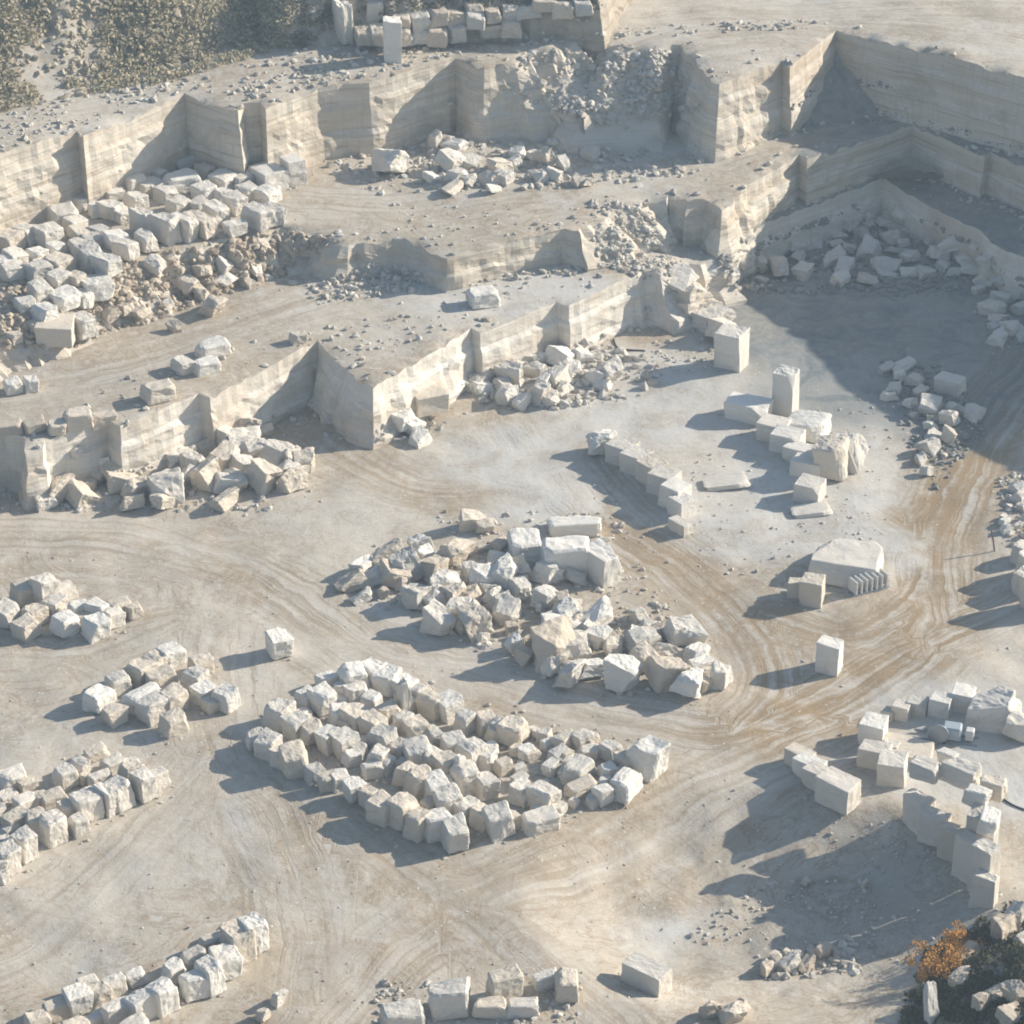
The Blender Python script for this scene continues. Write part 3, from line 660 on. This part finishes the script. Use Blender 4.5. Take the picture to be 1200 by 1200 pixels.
stones((1100, 560), 6, '560,140,110,90; 540,80,100,80; 490,205,50,40; 450,275,60,40; 460,310,90,50; 485,370,80,60; 560,340,80,50; 590,210,80,60; 620,280,90,90; 640,400,80,70', 'rubble at the right edge', 'stones at the right edge', kind='rock', rows=2, tones=('white', 'pale'))
stones((1100, 560), 6, '580,540,150,150; 640,640,170,230; 605,760,150,190; 690,850,160,260', 'right edge of the floor', 'big stones at the right edge', kind='block', hk=.62, grow=1.3, tones=('pale', 'cream'))

# ------------------------------------------------------------------ sawn blocks on the pale floor
stones((680, 490), 6.667, '150,215,170,200', 'at the back end of the sawn row', 'blocks of the sawn row', kind='rock', tones=('white',), grow=1.3)
stones((680, 490), 6.667, '330,270,260,240; 440,340,250,240; 560,420,260,250; 660,500,250,260; 740,600,230,260; 790,690,190,220; 782,845,215,140', 'sawn block row', 'blocks of the sawn row', kind='cut', yaw=-42, yj=11, tones=('pale', 'white', 'cream'), hk=.58, grow=1.05)
stones((840, 430), 6, '220,300,330,210; 400,440,230,200; 495,520,240,200; 590,610,250,170; 640,700,240,170; 650,870,210,210', 'curved sawn row', 'blocks of the curved sawn row', kind='cut', rows=1, yaw=-25, yj=6, tones=('white', 'pale'), grow=1.1)
stones((840, 430), 6, '480,235,160,300', 'behind the curved sawn row', 'blocks of the curved sawn row', kind='cut', yaw=-25, tones=('white',), hk=.8, noun='pillar')
stones((840, 430), 6, '640,420,270,200', 'behind middle of the curved sawn row', 'blocks of the curved sawn row', kind='block', yaw=-25, tones=('white',), hk=.45)
stones((840, 430), 6, '805,680,210,270', 'right of the curved sawn row', 'blocks of the curved sawn row', kind='block', yaw=-20, tones=('cream',), hk=.65)
stones((840, 430), 6, '975,640,160,230', 'rightmost beside the curved sawn row', 'blocks of the curved sawn row', kind='rock', yaw=-20, tones=('greyish',), hk=.65)
stones((840, 430), 6, '660,1000,230,80', 'in front of the curved sawn row', None, kind='block', yaw=10, hk=.3, noun='slab')
stones((840, 430), 6, '60,800,260,90', 'low on the floor left of curved sawn row', None, kind='block', yaw=10, hk=.3, noun='slab')
# remnant wall and big block by the pit mouth
stones((780, 300), 1, '16,24,34,34; 22,40,34,32; 34,52,34,32; 44,64,34,32; 56,74,34,32; 66,86,36,34', 'ridge left of the pit', 'blocks of the ridge by the pit', kind='rock', yaw=-40, yj=5, tones=('cream', 'pale'), grow=1.1, hk=.45)
stones((780, 300), 1, '77,112,40,58', 'lowest block of the ridge left of the pit', 'blocks of the ridge by the pit', kind='cut', yaw=-25, tones=('pale',), hk=.72, grow=1.0)
stones((0, 0), 1, '971,772,32,46', 'alone beside the brown loop road', None, kind='cut', yaw=-22, yj=2, tones=('white',), hk=.7, grow=1.05)
stones((800, 600), 3, '455,285,75,110; 400,275,55,65', 'left of the drilled stone', 'blocks beside the drilled stone', kind='cut', yaw=-10, tones=('cream',), hk=.65)
stones((800, 600), 3, '590,165,220,150', 'large and flat beside the slab rack', None, kind='block', yaw=-12, yj=2, tones=('pale',), hk=.36, noun='stone')

# ------------------------------------------------------------------ blocks on the right platform
stones((900, 790), 4, '150,395,150,110; 195,440,160,120; 245,490,170,130; 325,550,200,180', 'left row on right platform', 'blocks of the platform left row', kind='cut', yaw=-38, yj=4, tones=('pale', 'white', 'cream'), grow=1.15)
stones((900, 790), 4, '490,265,125,170; 560,185,70,70; 625,170,90,100; 700,150,100,100; 810,145,110,120; 910,115,110,140', 'back row on right platform', 'blocks of the platform back row', kind='cut', yaw=-20, yj=5, tones=('pale', 'greyish', 'white'), grow=1.1)
stones((900, 790), 4, '1060,180,190,170; 1175,260,150,130', 'right end of platform back row', 'boulders of the platform back row', kind='rock', yaw=-20, tones=('pale',), grow=1.15)
stones((900, 790), 4, '500,385,140,120; 580,450,120,150; 575,350,70,70', 'middle of right platform', 'blocks in the platform middle', kind='cut', yaw=-28, tones=('white', 'pale', 'greyish'))
stones((900, 790), 4, '650,340,230,120', 'lying in the platform middle', None, kind='cut', yaw=-15, tones=('cream',), hk=.25, noun='slab')
# tall stack at the edge of the basin
stones((1000, 900), 6, '450,330,230,240; 560,460,230,210; 700,560,230,240; 880,560,230,330; 800,680,210,280; 910,780,190,330; 920,900,190,200', 'lower tier of the tall edge stack', 'blocks of the tall edge stack', kind='cut', yaw=-35, yj=17, tones=('greyish', 'pale', 'cream'), hk=.72, grow=1.12)
for o in list(C.objects):
    if 'lower tier of the tall edge stack' in o.get('label', ''):
        o.scale.z *= 1.22 + .3 * nz(o.location.x, o.location.y, 2, .9); c2 = o.copy(); C.objects.link(c2); c2.location = o.location + Vector((.7 * nz(o.location.x, 1, 3), .7 * nz(1, o.location.y, 8), -.93 * o.scale.z)); c2.rotation_euler.z += .35 * nz(o.location.x, o.location.y, 5)
        c2.data = BLOCKV[int(abs(o.location.x * 10)) % 26]; c2['label'] = o['label'].replace('lower tier', 'bottom tier')

_t = stones((1000, 900), 6, '470,300,220,170; 740,330,290,190; 640,220,160,120; 830,500,190,170; 960,430,180,180; 920,680,190,170', 'upper tier of the tall edge stack', 'blocks of the tall edge stack', kind='block', yaw=-30, tones=('pale', 'white', 'cream'), grow=1.15)

for o in _t:
    o.location.z += 3.3
# ------------------------------------------------------------------ stones along the bottom edge and loose ones
stones((400, 900), 3, '215,880,140,100; 380,820,115,120; 580,770,120,115; 525,850,95,70; 640,845,95,65; 720,750,90,60; 790,775,85,95', 'bottom edge group', 'blocks at the bottom edge', kind='block', yaw=15, tones=('white', 'pale', 'cream'))
stones((400, 900), 3, '1075,740,165,115', 'alone near the bottom edge', None, kind='cut', yaw=-30, tones=('pale',))
stones((400, 300), 3, '310,510,115,95', 'below the lit bench face', None, kind='cut', yaw=30, tones=('cream',))
stones((400, 300), 3, '210,570,100,75; 240,600,80,70; 280,640,65,55', 'in front of the cream block', 'loose stones below the bench nose', kind='rock', tones=('white',))
stones((400, 300), 3, '495,150,105,70', 'alone on the lower terrace road', None, kind='block', yaw=25, tones=('white',))
stones((400, 300), 3, '500,425,90,45; 600,420,60,100; 690,400,60,60; 760,365,90,70; 840,360,70,60; 760,430,70,80; 720,450,60,60; 690,490,60,80; 730,500,60,60; 640,520,60,50; 580,500,60,60; 490,470,50,50; 930,410,80,80; 880,430,50,70; 800,400,70,60; 930,460,50,40; 700,350,70,40; 560,460,50,50; 460,460,40,40; 790,470,40,50; 960,380,60,40', 'white pile below the middle bench', 'stones of the white pile', kind='rock', rows=3, slope=0, tones=('white', 'pale', 'white'), grow=1.25)
B_ = '345,100,55,95; 378,105,40,65; 440,120,85,75; 480,190,100,60; 400,190,110,80; 320,260,60,50; 430,250,80,70; 420,305,110,45; 480,270,80,60; 610,210,90,70; 580,270,80,60; 700,150,60,60; 760,160,50,40; 840,170,80,90; 800,250,90,60; 850,250,50,70; 590,310,70,40; 690,195,60,50; 1020,150,60,60; 960,270,60,50; 1000,280,50,40; 640,260,70,60; 900,200,60,60'
stones((420, 140), 3.75, B_, 'pile under the upper wall', 'stones under the upper wall', kind='rock', rows=3, tones=('pale', 'greyish', 'cream', 'white'), grow=1.2)
stones((420, 140), 3.75, '140,195,155,160', 'left end of pile under the upper wall', 'stones under the upper wall', kind='rock', tones=('pale',), hk=.6, grow=1.0)
# top edge: standing stones and a coursed wall of blocks
stones((0, 0), 1, '403,32,17,45; 441,13,17,24', 'standing by the top block wall', 'standing stones at the top', kind='block', yaw=10, hk=.8, tones=('pale',))
stones((0, 0), 1, '460,57,18,46', 'standing on the upper wall rim', None, kind='cut', yaw=15, hk=.85, tones=('white',))
_w = ';'.join(f'{426 + i * 21.5},{42 - i * 1.6 + (i % 3) * 1.5},{19 + (i * 7) % 5},{22 + (i * 5) % 7}' for i in range(9)); _w2 = ';'.join(f'{470 + i * 21},{20 - i * 1.7 + (i % 2) * 2},{18 + (i * 5) % 6},{19 + (i * 7) % 8}' for i in range(11))
stones((0, 0), 1, _w, 'front course of top block wall', 'blocks of the top wall', kind='block', yaw=8, yj=9, tones=('greyish', 'tan', 'cream'), grow=1.2)  # greyish and tan tones carry the shade on both courses
stones((0, 0), 1, _w2, 'back course of top block wall', 'blocks of the top wall', kind='block', yaw=8, yj=9, tones=('greyish', 'tan', 'cream'), grow=1.2)

# ------------------------------------------------------------------ rubble (nobody could count it)
def rock_unit(seed):
    r = random.Random(seed); bm = bmesh.new(); bmesh.ops.create_icosphere(bm, subdivisions=1, radius=.5)
    for v in bm.verts: v.co *= r.uniform(.65, 1.15)
    for k in range(2):
        n = Vector((r.uniform(-1, 1), r.uniform(-1, 1), r.uniform(-1, 1))).normalized()
        for v in bm.verts:
            d = v.co.dot(n) - .22
            if d > 0: v.co -= n * d
    vs = [v.co.copy() for v in bm.verts]; fs = [[v.index for v in f.verts] for f in bm.faces]; bm.free(); return vs, fs
UNITS = [rock_unit(i) for i in range(12)]
def scatter(name, regions, mat, label, cat, seed=1, smin=.25, smax=1.1, world_pts=None):
    r = random.Random(seed); V = []; F = []; A = []
    for (poly, n, lo, hi) in regions:
        xs = [p[0] for p in poly]; ys = [p[1] for p in poly]; k = 0; tries = 0
        while k < n and tries < n * 12:
            tries += 1
            x = r.uniform(min(xs), max(xs)); y = r.uniform(min(ys), max(ys))
            c = False; j = len(poly) - 1
            for i in range(len(poly)):
                if (poly[i][1] > y) != (poly[j][1] > y) and x < (poly[j][0] - poly[i][0]) * (y - poly[i][1]) / (poly[j][1] - poly[i][1]) + poly[i][0]: c = not c
                j = i
            if not c: continue
            p, nn = hit(x, y)
            if p is None: continue
            if nn.z < .35: continue
            if nz(p.x, p.y, seed, .25) + .9 * r.random() < .35: continue
            k += 1; s = lo + (hi - lo) * r.random() ** 2.6
            vs, fs = UNITS[r.randrange(12)]; b = len(V)
            m = Matrix.Rotation(r.uniform(0, 6.28), 3, 'Z') @ Matrix.Rotation(r.uniform(-.5, .5), 3, 'X')
            sx, sy, sz = s * r.uniform(.7, 1.3), s * r.uniform(.7, 1.3), s * r.uniform(.5, .95); a = r.random()
            for v in vs:
                q = m @ Vector((v.x * sx, v.y * sy, v.z * sz)); V.append((p.x + q.x, p.y + q.y, p.z + q.z + sz * .12)); A.append(a)
            F += [[i + b for i in f] for f in fs]
    me = mesh(name, V, F); setattr_f(me, 'rnd', A)
    return tag(link(name, me, mat), label, cat, None, 'stuff')
scatter('rubble', [
  ([(545, 425), (620, 400), (700, 400), (775, 430), (760, 465), (640, 482), (560, 470)], 700, .2, 1.3),
  ([(690, 235), (790, 235), (800, 320), (740, 330), (700, 300)], 700, .12, .9),
  ([(380, 195), (480, 160), (560, 165), (830, 180), (820, 205), (650, 222), (440, 228)], 900, .2, 1.2),
  
  ([(360, 340), (430, 310), (560, 325), (690, 312), (690, 320), (520, 338), (370, 358)], 500, .2, 1.0),
  ([(600, 60), (780, 60), (830, 130), (700, 150), (600, 110)], 1300, .12, 1.1),
  ([(50, 560), (140, 540), (300, 500), (360, 560), (330, 600), (60, 600)], 600, .15, .8),
  ([(430, 490), (520, 470), (500, 520), (440, 515)], 120, .15, .8),
  ([(520, 600), (720, 600), (860, 800), (700, 820), (400, 700)], 900, .15, .9),
  ([(300, 850), (460, 780), (780, 880), (640, 985), (520, 990)], 350, .12, .55),
  ([(1170, 560), (1215, 550), (1215, 650), (1180, 640)], 220, .15, .9)], M_RUB,
  'broken pale rubble spilled under the benches and around the piles', 'rubble', 3)
scatter('spoil', [([(0, 330), (330, 270), (400, 280), (330, 325), (200, 368), (90, 405), (0, 410)], 2300, .15, 1.1)], rubble_mat('spoil_stone', (0.50, 0.43, 0.34), (0.36, 0.29, 0.215)),
  'brownish spoil tipped down the bank below the upper left pile', 'spoil', 15)
scatter('grit', [
  ([(0, 180), (90, 150), (216, 105), (300, 115), (430, 92), (540, 62), (700, 45), (980, 32), (980, 20), (600, 40), (340, 60), (200, 95), (0, 130)], 900, .15, .9),
  ([(460, 240), (700, 225), (690, 262), (520, 290), (430, 285)], 110, .12, .6),
  ([(140, 470), (370, 390), (440, 440), (550, 380), (750, 310), (740, 300), (500, 360), (300, 400), (100, 455)], 220, .12, .7),
  ([(740, 360), (830, 390), (850, 440), (760, 440)], 160, .1, .6),
  ([(690, 560), (1050, 450), (1030, 720), (700, 640)], 500, .08, .45),
  ([(800, 1100), (925, 990), (1060, 955), (1130, 1000), (1100, 1130), (900, 1130)], 700, .06, .45),
  ([(880, 1130), (1000, 1100), (1010, 1140), (900, 1150)], 200, .2, 1.2),
  ([(440, 1150), (680, 1150), (680, 1205), (440, 1205)], 300, .1, .7),
  ([(0, 620), (900, 840), (1190, 740), (1190, 800), (700, 1200), (0, 1200)], 800, .06, .25)], M_RUB,
  'loose stone chips strewn over the dusty floor and bench rims', 'grit', 5)
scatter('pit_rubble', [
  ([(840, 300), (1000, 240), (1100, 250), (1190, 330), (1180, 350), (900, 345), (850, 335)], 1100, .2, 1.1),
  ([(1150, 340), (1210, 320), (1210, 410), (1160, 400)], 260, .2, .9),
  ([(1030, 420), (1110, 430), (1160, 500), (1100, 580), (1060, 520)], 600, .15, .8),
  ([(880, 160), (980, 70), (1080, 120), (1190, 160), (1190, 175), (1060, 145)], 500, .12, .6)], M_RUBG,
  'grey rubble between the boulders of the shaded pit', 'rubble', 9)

# ------------------------------------------------------------------ vegetation
def scrub(name, regions, mat, label, cat, seed, lo, hi, parent=None, leaf=.11, nl=34):
    r = random.Random(seed); V = []; F = []; A = []
    for poly, n in regions:
        xs = [p[0] for p in poly]; ys = [p[1] for p in poly]
        for _ in range(n):
            x = r.uniform(min(xs), max(xs)); y = r.uniform(min(ys), max(ys))
            c = False; j = len(poly) - 1
            for i in range(len(poly)):
                if (poly[i][1] > y) != (poly[j][1] > y) and x < (poly[j][0] - poly[i][0]) * (y - poly[i][1]) / (poly[j][1] - poly[i][1]) + poly[i][0]: c = not c
                j = i
            if not c: continue
            p, nn = hit(x, y)
            if p is None: continue
            if name == 'scrub' and nz(p.x, p.y, 3, .11) + .5 * nz(p.x, p.y, 8, .35) > .22: continue
            s = lo + (hi - lo) * r.random() ** 1.6; a = r.random()
            for _l in range(nl):
                d = Vector((r.gauss(0, 1), r.gauss(0, 1), abs(r.gauss(0, 1)))); d.normalize(); d *= s * r.uniform(.45, 1.0)
                q = p + Vector((d.x, d.y, d.z * .85)); l = s * r.uniform(.8, 1.5) * leaf * 1.6
                t = Vector((r.gauss(0, 1), r.gauss(0, 1), r.gauss(0, 1))).normalized(); u = t.orthogonal().normalized(); b = len(V)
                V += [q - t * l, q + u * l * .6, q + t * l, q - u * l * .6]; F.append([b, b + 1, b + 2, b + 3]); A += [min(1, max(0, a + r.uniform(-.2, .2)))] * 4
    me = mesh(name, V, F); setattr_f(me, 'rnd', A); return tag(link(name, me, mat, parent), label, cat, None, 'stuff')
scrub('scrub', [([(-20, -20), (350, -20), (335, 55), (200, 95), (0, 130), (-20, 130)], 2600)], M_SCRUB, 'dry grey-green scrub covering the hillside at top left', 'scrub', 4, .3, 1.05)
scatter('hillside_stones', [([(-20, -20), (350, -20), (335, 55), (200, 95), (0, 130), (-20, 130)], 2000, .2, 1.1)], rubble_mat('hill_stone', (0.46, 0.41, 0.31), (0.37, 0.31, 0.22)), 'pale stones between the scrub on the top left hillside', 'stones', 12)
# fallen stone along the wall feet and rims, chips round every block
def tally(V, F, A, p, s, r):
    vs, fs = UNITS[r.randrange(12)]; b = len(V); m = Matrix.Rotation(r.uniform(0, 6.28), 3, 'Z') @ Matrix.Rotation(r.uniform(-.5, .5), 3, 'X')
    sx, sy, sz = s * r.uniform(.7, 1.3), s * r.uniform(.7, 1.3), s * r.uniform(.45, .9); a = r.random()
    for v in vs:
        q = m @ Vector((v.x * sx, v.y * sy, v.z * sz)); V.append((p.x + q.x, p.y + q.y, p.z + q.z + sz * .1)); A.append(a)
    F += [[i + b for i in f] for f in fs]
rr = random.Random(77); V = []; F = []; A = []
for rim, z in ((RIM1, 5), (RIM2, 8), (RIM3, 15)):
    for a, b in zip(rim, rim[1:]):
        if b[0] < -20 or a[0] > 1215: continue
        q0, q1 = P(a[0], a[1], z), P(b[0], b[1], z); d = q1 - q0; L = d.length; nx, ny = d.y / L, -d.x / L
        for _ in range(int(L * 9)):
            t = rr.random(); q = q0 + d * t
            if nz(q.x, q.y, 51, .18) + rr.random() * .8 < .3: continue
            if rr.random() < .72: o_ = .5 + rr.expovariate(.9)
            else: o_ = -.3 - rr.expovariate(.9)
            x, y = q.x + nx * o_, q.y + ny * o_; h = BVH.ray_cast(Vector((x, y, 80)), Vector((0, 0, -1)))
            if h[0] is None or h[1].z < .5: continue
            tally(V, F, A, h[0], .12 + .8 * rr.random() ** 4, rr)
me = mesh('fallen_stone', V, F); setattr_f(me, 'rnd', A); tag(link('fallen_stone', me, M_RUB), 'small fallen stones along the feet and rims of the benches', 'fallen stones', None, 'stuff')
V = []; F = []; A = []
for o in list(C.objects):
    if o.name.startswith(('stone_block', 'sawn_block', 'boulder')) and o.type == 'MESH':
        rad = max(o.scale.x, o.scale.y) * .5
        for _ in range(9):
            a = rr.uniform(0, 6.283); d = rad * rr.uniform(.8, 1.3) + rr.expovariate(2.2); x, y = o.location.x + math.cos(a) * d, o.location.y + math.sin(a) * d
            h = BVH.ray_cast(Vector((x, y, 80)), Vector((0, 0, -1)))
            if h[0] is None or h[1].z < .4 or abs(h[0].z - o.location.z) > 2: continue
            tally(V, F, A, h[0], .07 + .38 * rr.random() ** 3, rr)
me = mesh('stone_chips', V, F); setattr_f(me, 'rnd', A); tag(link('stone_chips', me, M_RUB), 'stone chips lying round the feet of the blocks', 'stone chips', None, 'stuff')
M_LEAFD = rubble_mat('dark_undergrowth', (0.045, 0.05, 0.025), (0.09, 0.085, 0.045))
M_LEAFO = rubble_mat('autumn_leaves', (0.62, 0.27, 0.045), (0.50, 0.30, 0.09))
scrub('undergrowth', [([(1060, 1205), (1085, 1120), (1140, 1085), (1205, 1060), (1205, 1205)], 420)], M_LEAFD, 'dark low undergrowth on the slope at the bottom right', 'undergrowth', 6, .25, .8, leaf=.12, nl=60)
scrub('shade_brush', [([(338, -15), (720, -25), (700, 12), (480, 16), (400, 40), (340, 60)], 420)], rubble_mat('shade_leaves', (0.10, 0.105, 0.07), (0.17, 0.16, 0.11)), 'dark leaf clumps added as shade behind the top block wall', 'shade_brush', 8, .35, 1.0)  # leaf clumps added to darken the shaded hollow
def bush(px, py, s, mat, label):
    p, n = hit(px, py); e = link('shrub', None); e.location = p; tag(e, label, 'shrub', 'shrubs on the bottom right slope')
    r = random.Random(int(px)); V = []; F = []; A = []
    for _ in range(34):
        c = Vector((r.gauss(0, .36), r.gauss(0, .36), r.uniform(.25, 1.0))) * s; cs = s * r.uniform(.14, .28)
        for _l in range(60):
            d = Vector((r.gauss(0, 1), r.gauss(0, 1), r.gauss(0, 1))).normalized() * cs * r.uniform(.4, 1)
            q = c + d; l = .055 * r.uniform(.8, 1.6); t = Vector((r.gauss(0, 1), r.gauss(0, 1), r.gauss(0, 1))).normalized(); u = t.orthogonal().normalized(); b = len(V)
            V += [q - t * l, q + u * l * .7, q + t * l, q - u * l * .7]; F.append([b, b + 1, b + 2, b + 3]); A += [r.random()] * 4
    me = mesh('foliage', V, F); setattr_f(me, 'rnd', A); link('foliage', me, mat, e)
    V = []; F = []
    for _ in range(9):
        t = Vector((r.gauss(0, .35), r.gauss(0, .35), .9)) * s; b = len(V)
        for k in range(3):
            a = k * 2.094; V += [Vector((math.cos(a), math.sin(a), -3)) * .03 * s, t + Vector((math.cos(a), math.sin(a), 0)) * .008 * s]
        for k in range(3): F.append([b + 2 * k, b + 2 * ((k + 1) % 3), b + 2 * ((k + 1) % 3) + 1, b + 2 * k + 1])
    link('stems', mesh('stems', V, F), M_BARK, e)
M_BARK = plain('bark', (0.10, 0.07, 0.045))
bush(1092, 1152, 2.3, M_LEAFO, 'orange autumn shrub on the bottom right slope, lower left of two')
bush(1122, 1120, 1.7, M_LEAFO, 'orange brown shrub on the bottom right slope, upper right of two')
stones((800, 900), 3, '1120,570,130,110; 1010,650,110,70; 1180,520,90,90; 1190,600,80,70; 1100,790,140,80; 990,740,110,70; 1180,790,90,90; 1150,870,130,80; 1060,830,90,60', 'foreground slope', 'boulders on the foreground slope', kind='rock', rows=2, tones=('greyish', 'tan', 'tan'), grow=1.0)
stones((800, 900), 3, '880,860,60,110', 'by the orange shrub', None, kind='rock', tones=('white',), hk=.8, noun='standing stone')
stones((800, 900), 3, '295,710,60,50; 385,690,80,60; 440,700,70,50; 490,640,60,50; 160,860,110,80; 90,850,70,70; 210,850,70,60; 640,410,30,30; 430,400,30,30', 'low mound left of the slope', 'stones on the low mound', kind='rock', rows=1, tones=('tan', 'cream', 'greyish'))

# ------------------------------------------------------------------ hoses and machines
M_HOSE = plain('black_rubber', (0.06, 0.06, 0.065)); M_STEEL = plain('painted_steel', (0.30, 0.33, 0.36), .5, .3); M_BLUE = plain('blue_paint', (0.36, 0.42, 0.46), .5); M_YEL = plain('yellow_paint', (0.50, 0.40, 0.12), .5)
def tube(name, pts, rad, mat, label=None, cat=None, parent=None, ground=True, sides=6):
    if ground:
        q = []
        for a, b in pts:
            p, n = hit(a, b); q.append(p + Vector((0, 0, rad * .8)))
    else: q = [Vector(p) for p in pts]
    if len(q) > 2:
        dn = []
        for i in range(len(q) - 1):
            p0, p1, p2, p3 = q[max(i - 1, 0)], q[i], q[i + 1], q[min(i + 2, len(q) - 1)]
            for k in range(6):
                t = k / 6; c = .5 * ((2 * p1) + (-p0 + p2) * t + (2 * p0 - 5 * p1 + 4 * p2 - p3) * t * t + (-p0 + 3 * p1 - 3 * p2 + p3) * t ** 3)
                if ground: c.z = drop(c.x, c.y) + rad * .8
                dn.append(c)
        dn.append(q[-1]); q = dn
    V = []; F = []
    for i, p in enumerate(q):
        d = (q[min(i + 1, len(q) - 1)] - q[max(i - 1, 0)]).normalized(); u = d.orthogonal().normalized() if abs(d.z) > .9 else d.cross(Vector((0, 0, 1))).normalized(); v = d.cross(u)
        for k in range(sides):
            a = 2 * math.pi * k / sides; V.append(p + (u * math.cos(a) + v * math.sin(a)) * rad)
    for i in range(len(q) - 1):
        for k in range(sides): F.append([i * sides + k, i * sides + (k + 1) % sides, (i + 1) * sides + (k + 1) % sides, (i + 1) * sides + k])
    F.append(list(range(sides))[::-1]); F.append([(len(q) - 1) * sides + k for k in range(sides)])
    o = link(name, mesh(name, V, F, True), mat, parent)
    if label: tag(o, label, cat)
    return o
tube('hose', [(1106, 888), (1114, 900), (1122, 912), (1138, 918), (1150, 914), (1165, 915), (1174, 917), (1170, 930), (1180, 940), (1196, 948), (1225, 955)], .065, M_HOSE, 'black hose snaking over the pale right platform', 'hose')
tube('hose', [(719, 398), (720, 402), (724, 408), (738, 411), (756, 412)], .08, M_HOSE, 'thin dark hose on the floor below the white bench face', 'hose')
tube('hose', [(1085, 856), (1092, 862), (1100, 868), (1107, 872)], .09, M_HOSE, 'short black hose beside the stone cutting machine', 'hose')
def box(name, cx, cy, cz, sx, sy, sz, mat, parent, rz=0.0):
    bm = bmesh.new(); bmesh.ops.create_cube(bm, size=1.0)
    bmesh.ops.scale(bm, vec=(sx, sy, sz), verts=bm.verts); bmesh.ops.bevel(bm, geom=bm.edges[:], offset=min(sx, sy, sz) * .12, segments=1, affect='EDGES')
    bmesh.ops.rotate(bm, cent=(0, 0, 0), matrix=Matrix.Rotation(rz, 3, 'Z'), verts=bm.verts); bmesh.ops.translate(bm, vec=(cx, cy, cz), verts=bm.verts)
    me = bpy.data.meshes.new(name); bm.to_mesh(me); bm.free(); return link(name, me, mat, parent)
def empty(name, p, rz, label, cat):
    e = link(name, None); e.location = p; e.rotation_euler = (0, 0, rz); return tag(e, label, cat)
# rack of upright slabs beside the drilled stone
p, _ = hit(1017, 692); e = empty('slab_rack', p, R(28), 'low rack of narrow white slabs standing beside the big drilled stone', 'slab rack')
box('base_rail', 0, -.35, .12, 3.2, .14, .24, M_BLUE, e); box('base_rail', 0, .35, .12, 3.2, .14, .24, M_BLUE, e)
M_WHITE = plain('white_slab', (0.62, 0.61, 0.58))
for i in range(7): box('slab', -1.35 + i * .45, 0, .78, .14, 1.05, 1.05, M_WHITE, e)
# stone cutting machine on the platform
p, _ = hit(1108, 866); e = empty('cutting_machine', p, R(-14), 'stone cutting machine lying on rails on the right platform', 'machine')
box('rail', 0, -.5, .10, 4.4, .12, .18, M_STEEL, e); box('rail', 0, .5, .10, 4.4, .12, .18, M_STEEL, e)
box('motor_housing', .4, 0, .72, 1.3, 1.1, 1.0, M_BLUE, e); box('control_cabinet', 1.6, .1, .6, .6, .7, .8, M_WHITE, e)
def wheel(name, c, r, t, mat, parent, axis='Y', n=24):
    bm = bmesh.new(); bmesh.ops.create_cone(bm, cap_ends=True, segments=n, radius1=r, radius2=r, depth=t)
    bmesh.ops.bevel(bm, geom=[e_ for e_ in bm.edges if len(e_.link_faces) == 2 and e_.calc_face_angle(0) > 1], offset=t * .2, segments=1, affect='EDGES')
    if axis == 'Y': bmesh.ops.rotate(bm, cent=(0, 0, 0), matrix=Matrix.Rotation(math.pi / 2, 3, 'X'), verts=bm.verts)
    bmesh.ops.translate(bm, vec=c, verts=bm.verts); me = bpy.data.meshes.new(name); bm.to_mesh(me); bm.free(); return link(name, me, mat, parent)
wheel('drive_wheel', (-.5, -.75, .85), .75, .14, M_STEEL, e)
# leaning stake at the right edge
p, _ = hit(1166, 646); e = tube('stake', [(0, 0, -.2), (-.2, .1, .9), (-.4, .15, 1.7)], .06, M_BARK, ground=False); e.location = p; tag(e, 'thin leaning stake by the stones at the right edge', 'stake')
print('stones', NBLK[0])

# ------------------------------------------------------------------ haze: one closed box of even air round the scene
bm = bmesh.new(); bmesh.ops.create_cube(bm, size=1.0); me = bpy.data.meshes.new('haze'); bm.to_mesh(me); bm.free()
m = bpy.data.materials.new('haze_air'); m.use_nodes = True; n = m.node_tree.nodes; n.remove(n['Principled BSDF'])
v = n.new('ShaderNodeVolumePrincipled'); v.inputs['Density'].default_value = 0.00058; v.inputs['Color'].default_value = (.64, .83, 1, 1); v.inputs['Anisotropy'].default_value = .2
m.node_tree.links.new(v.outputs[0], n['Material Output'].inputs['Volume'])
o = link('haze', me, m); o.scale = (3200, 5500, 220); o.location = (0, 950, 90); tag(o, kind='stuff')
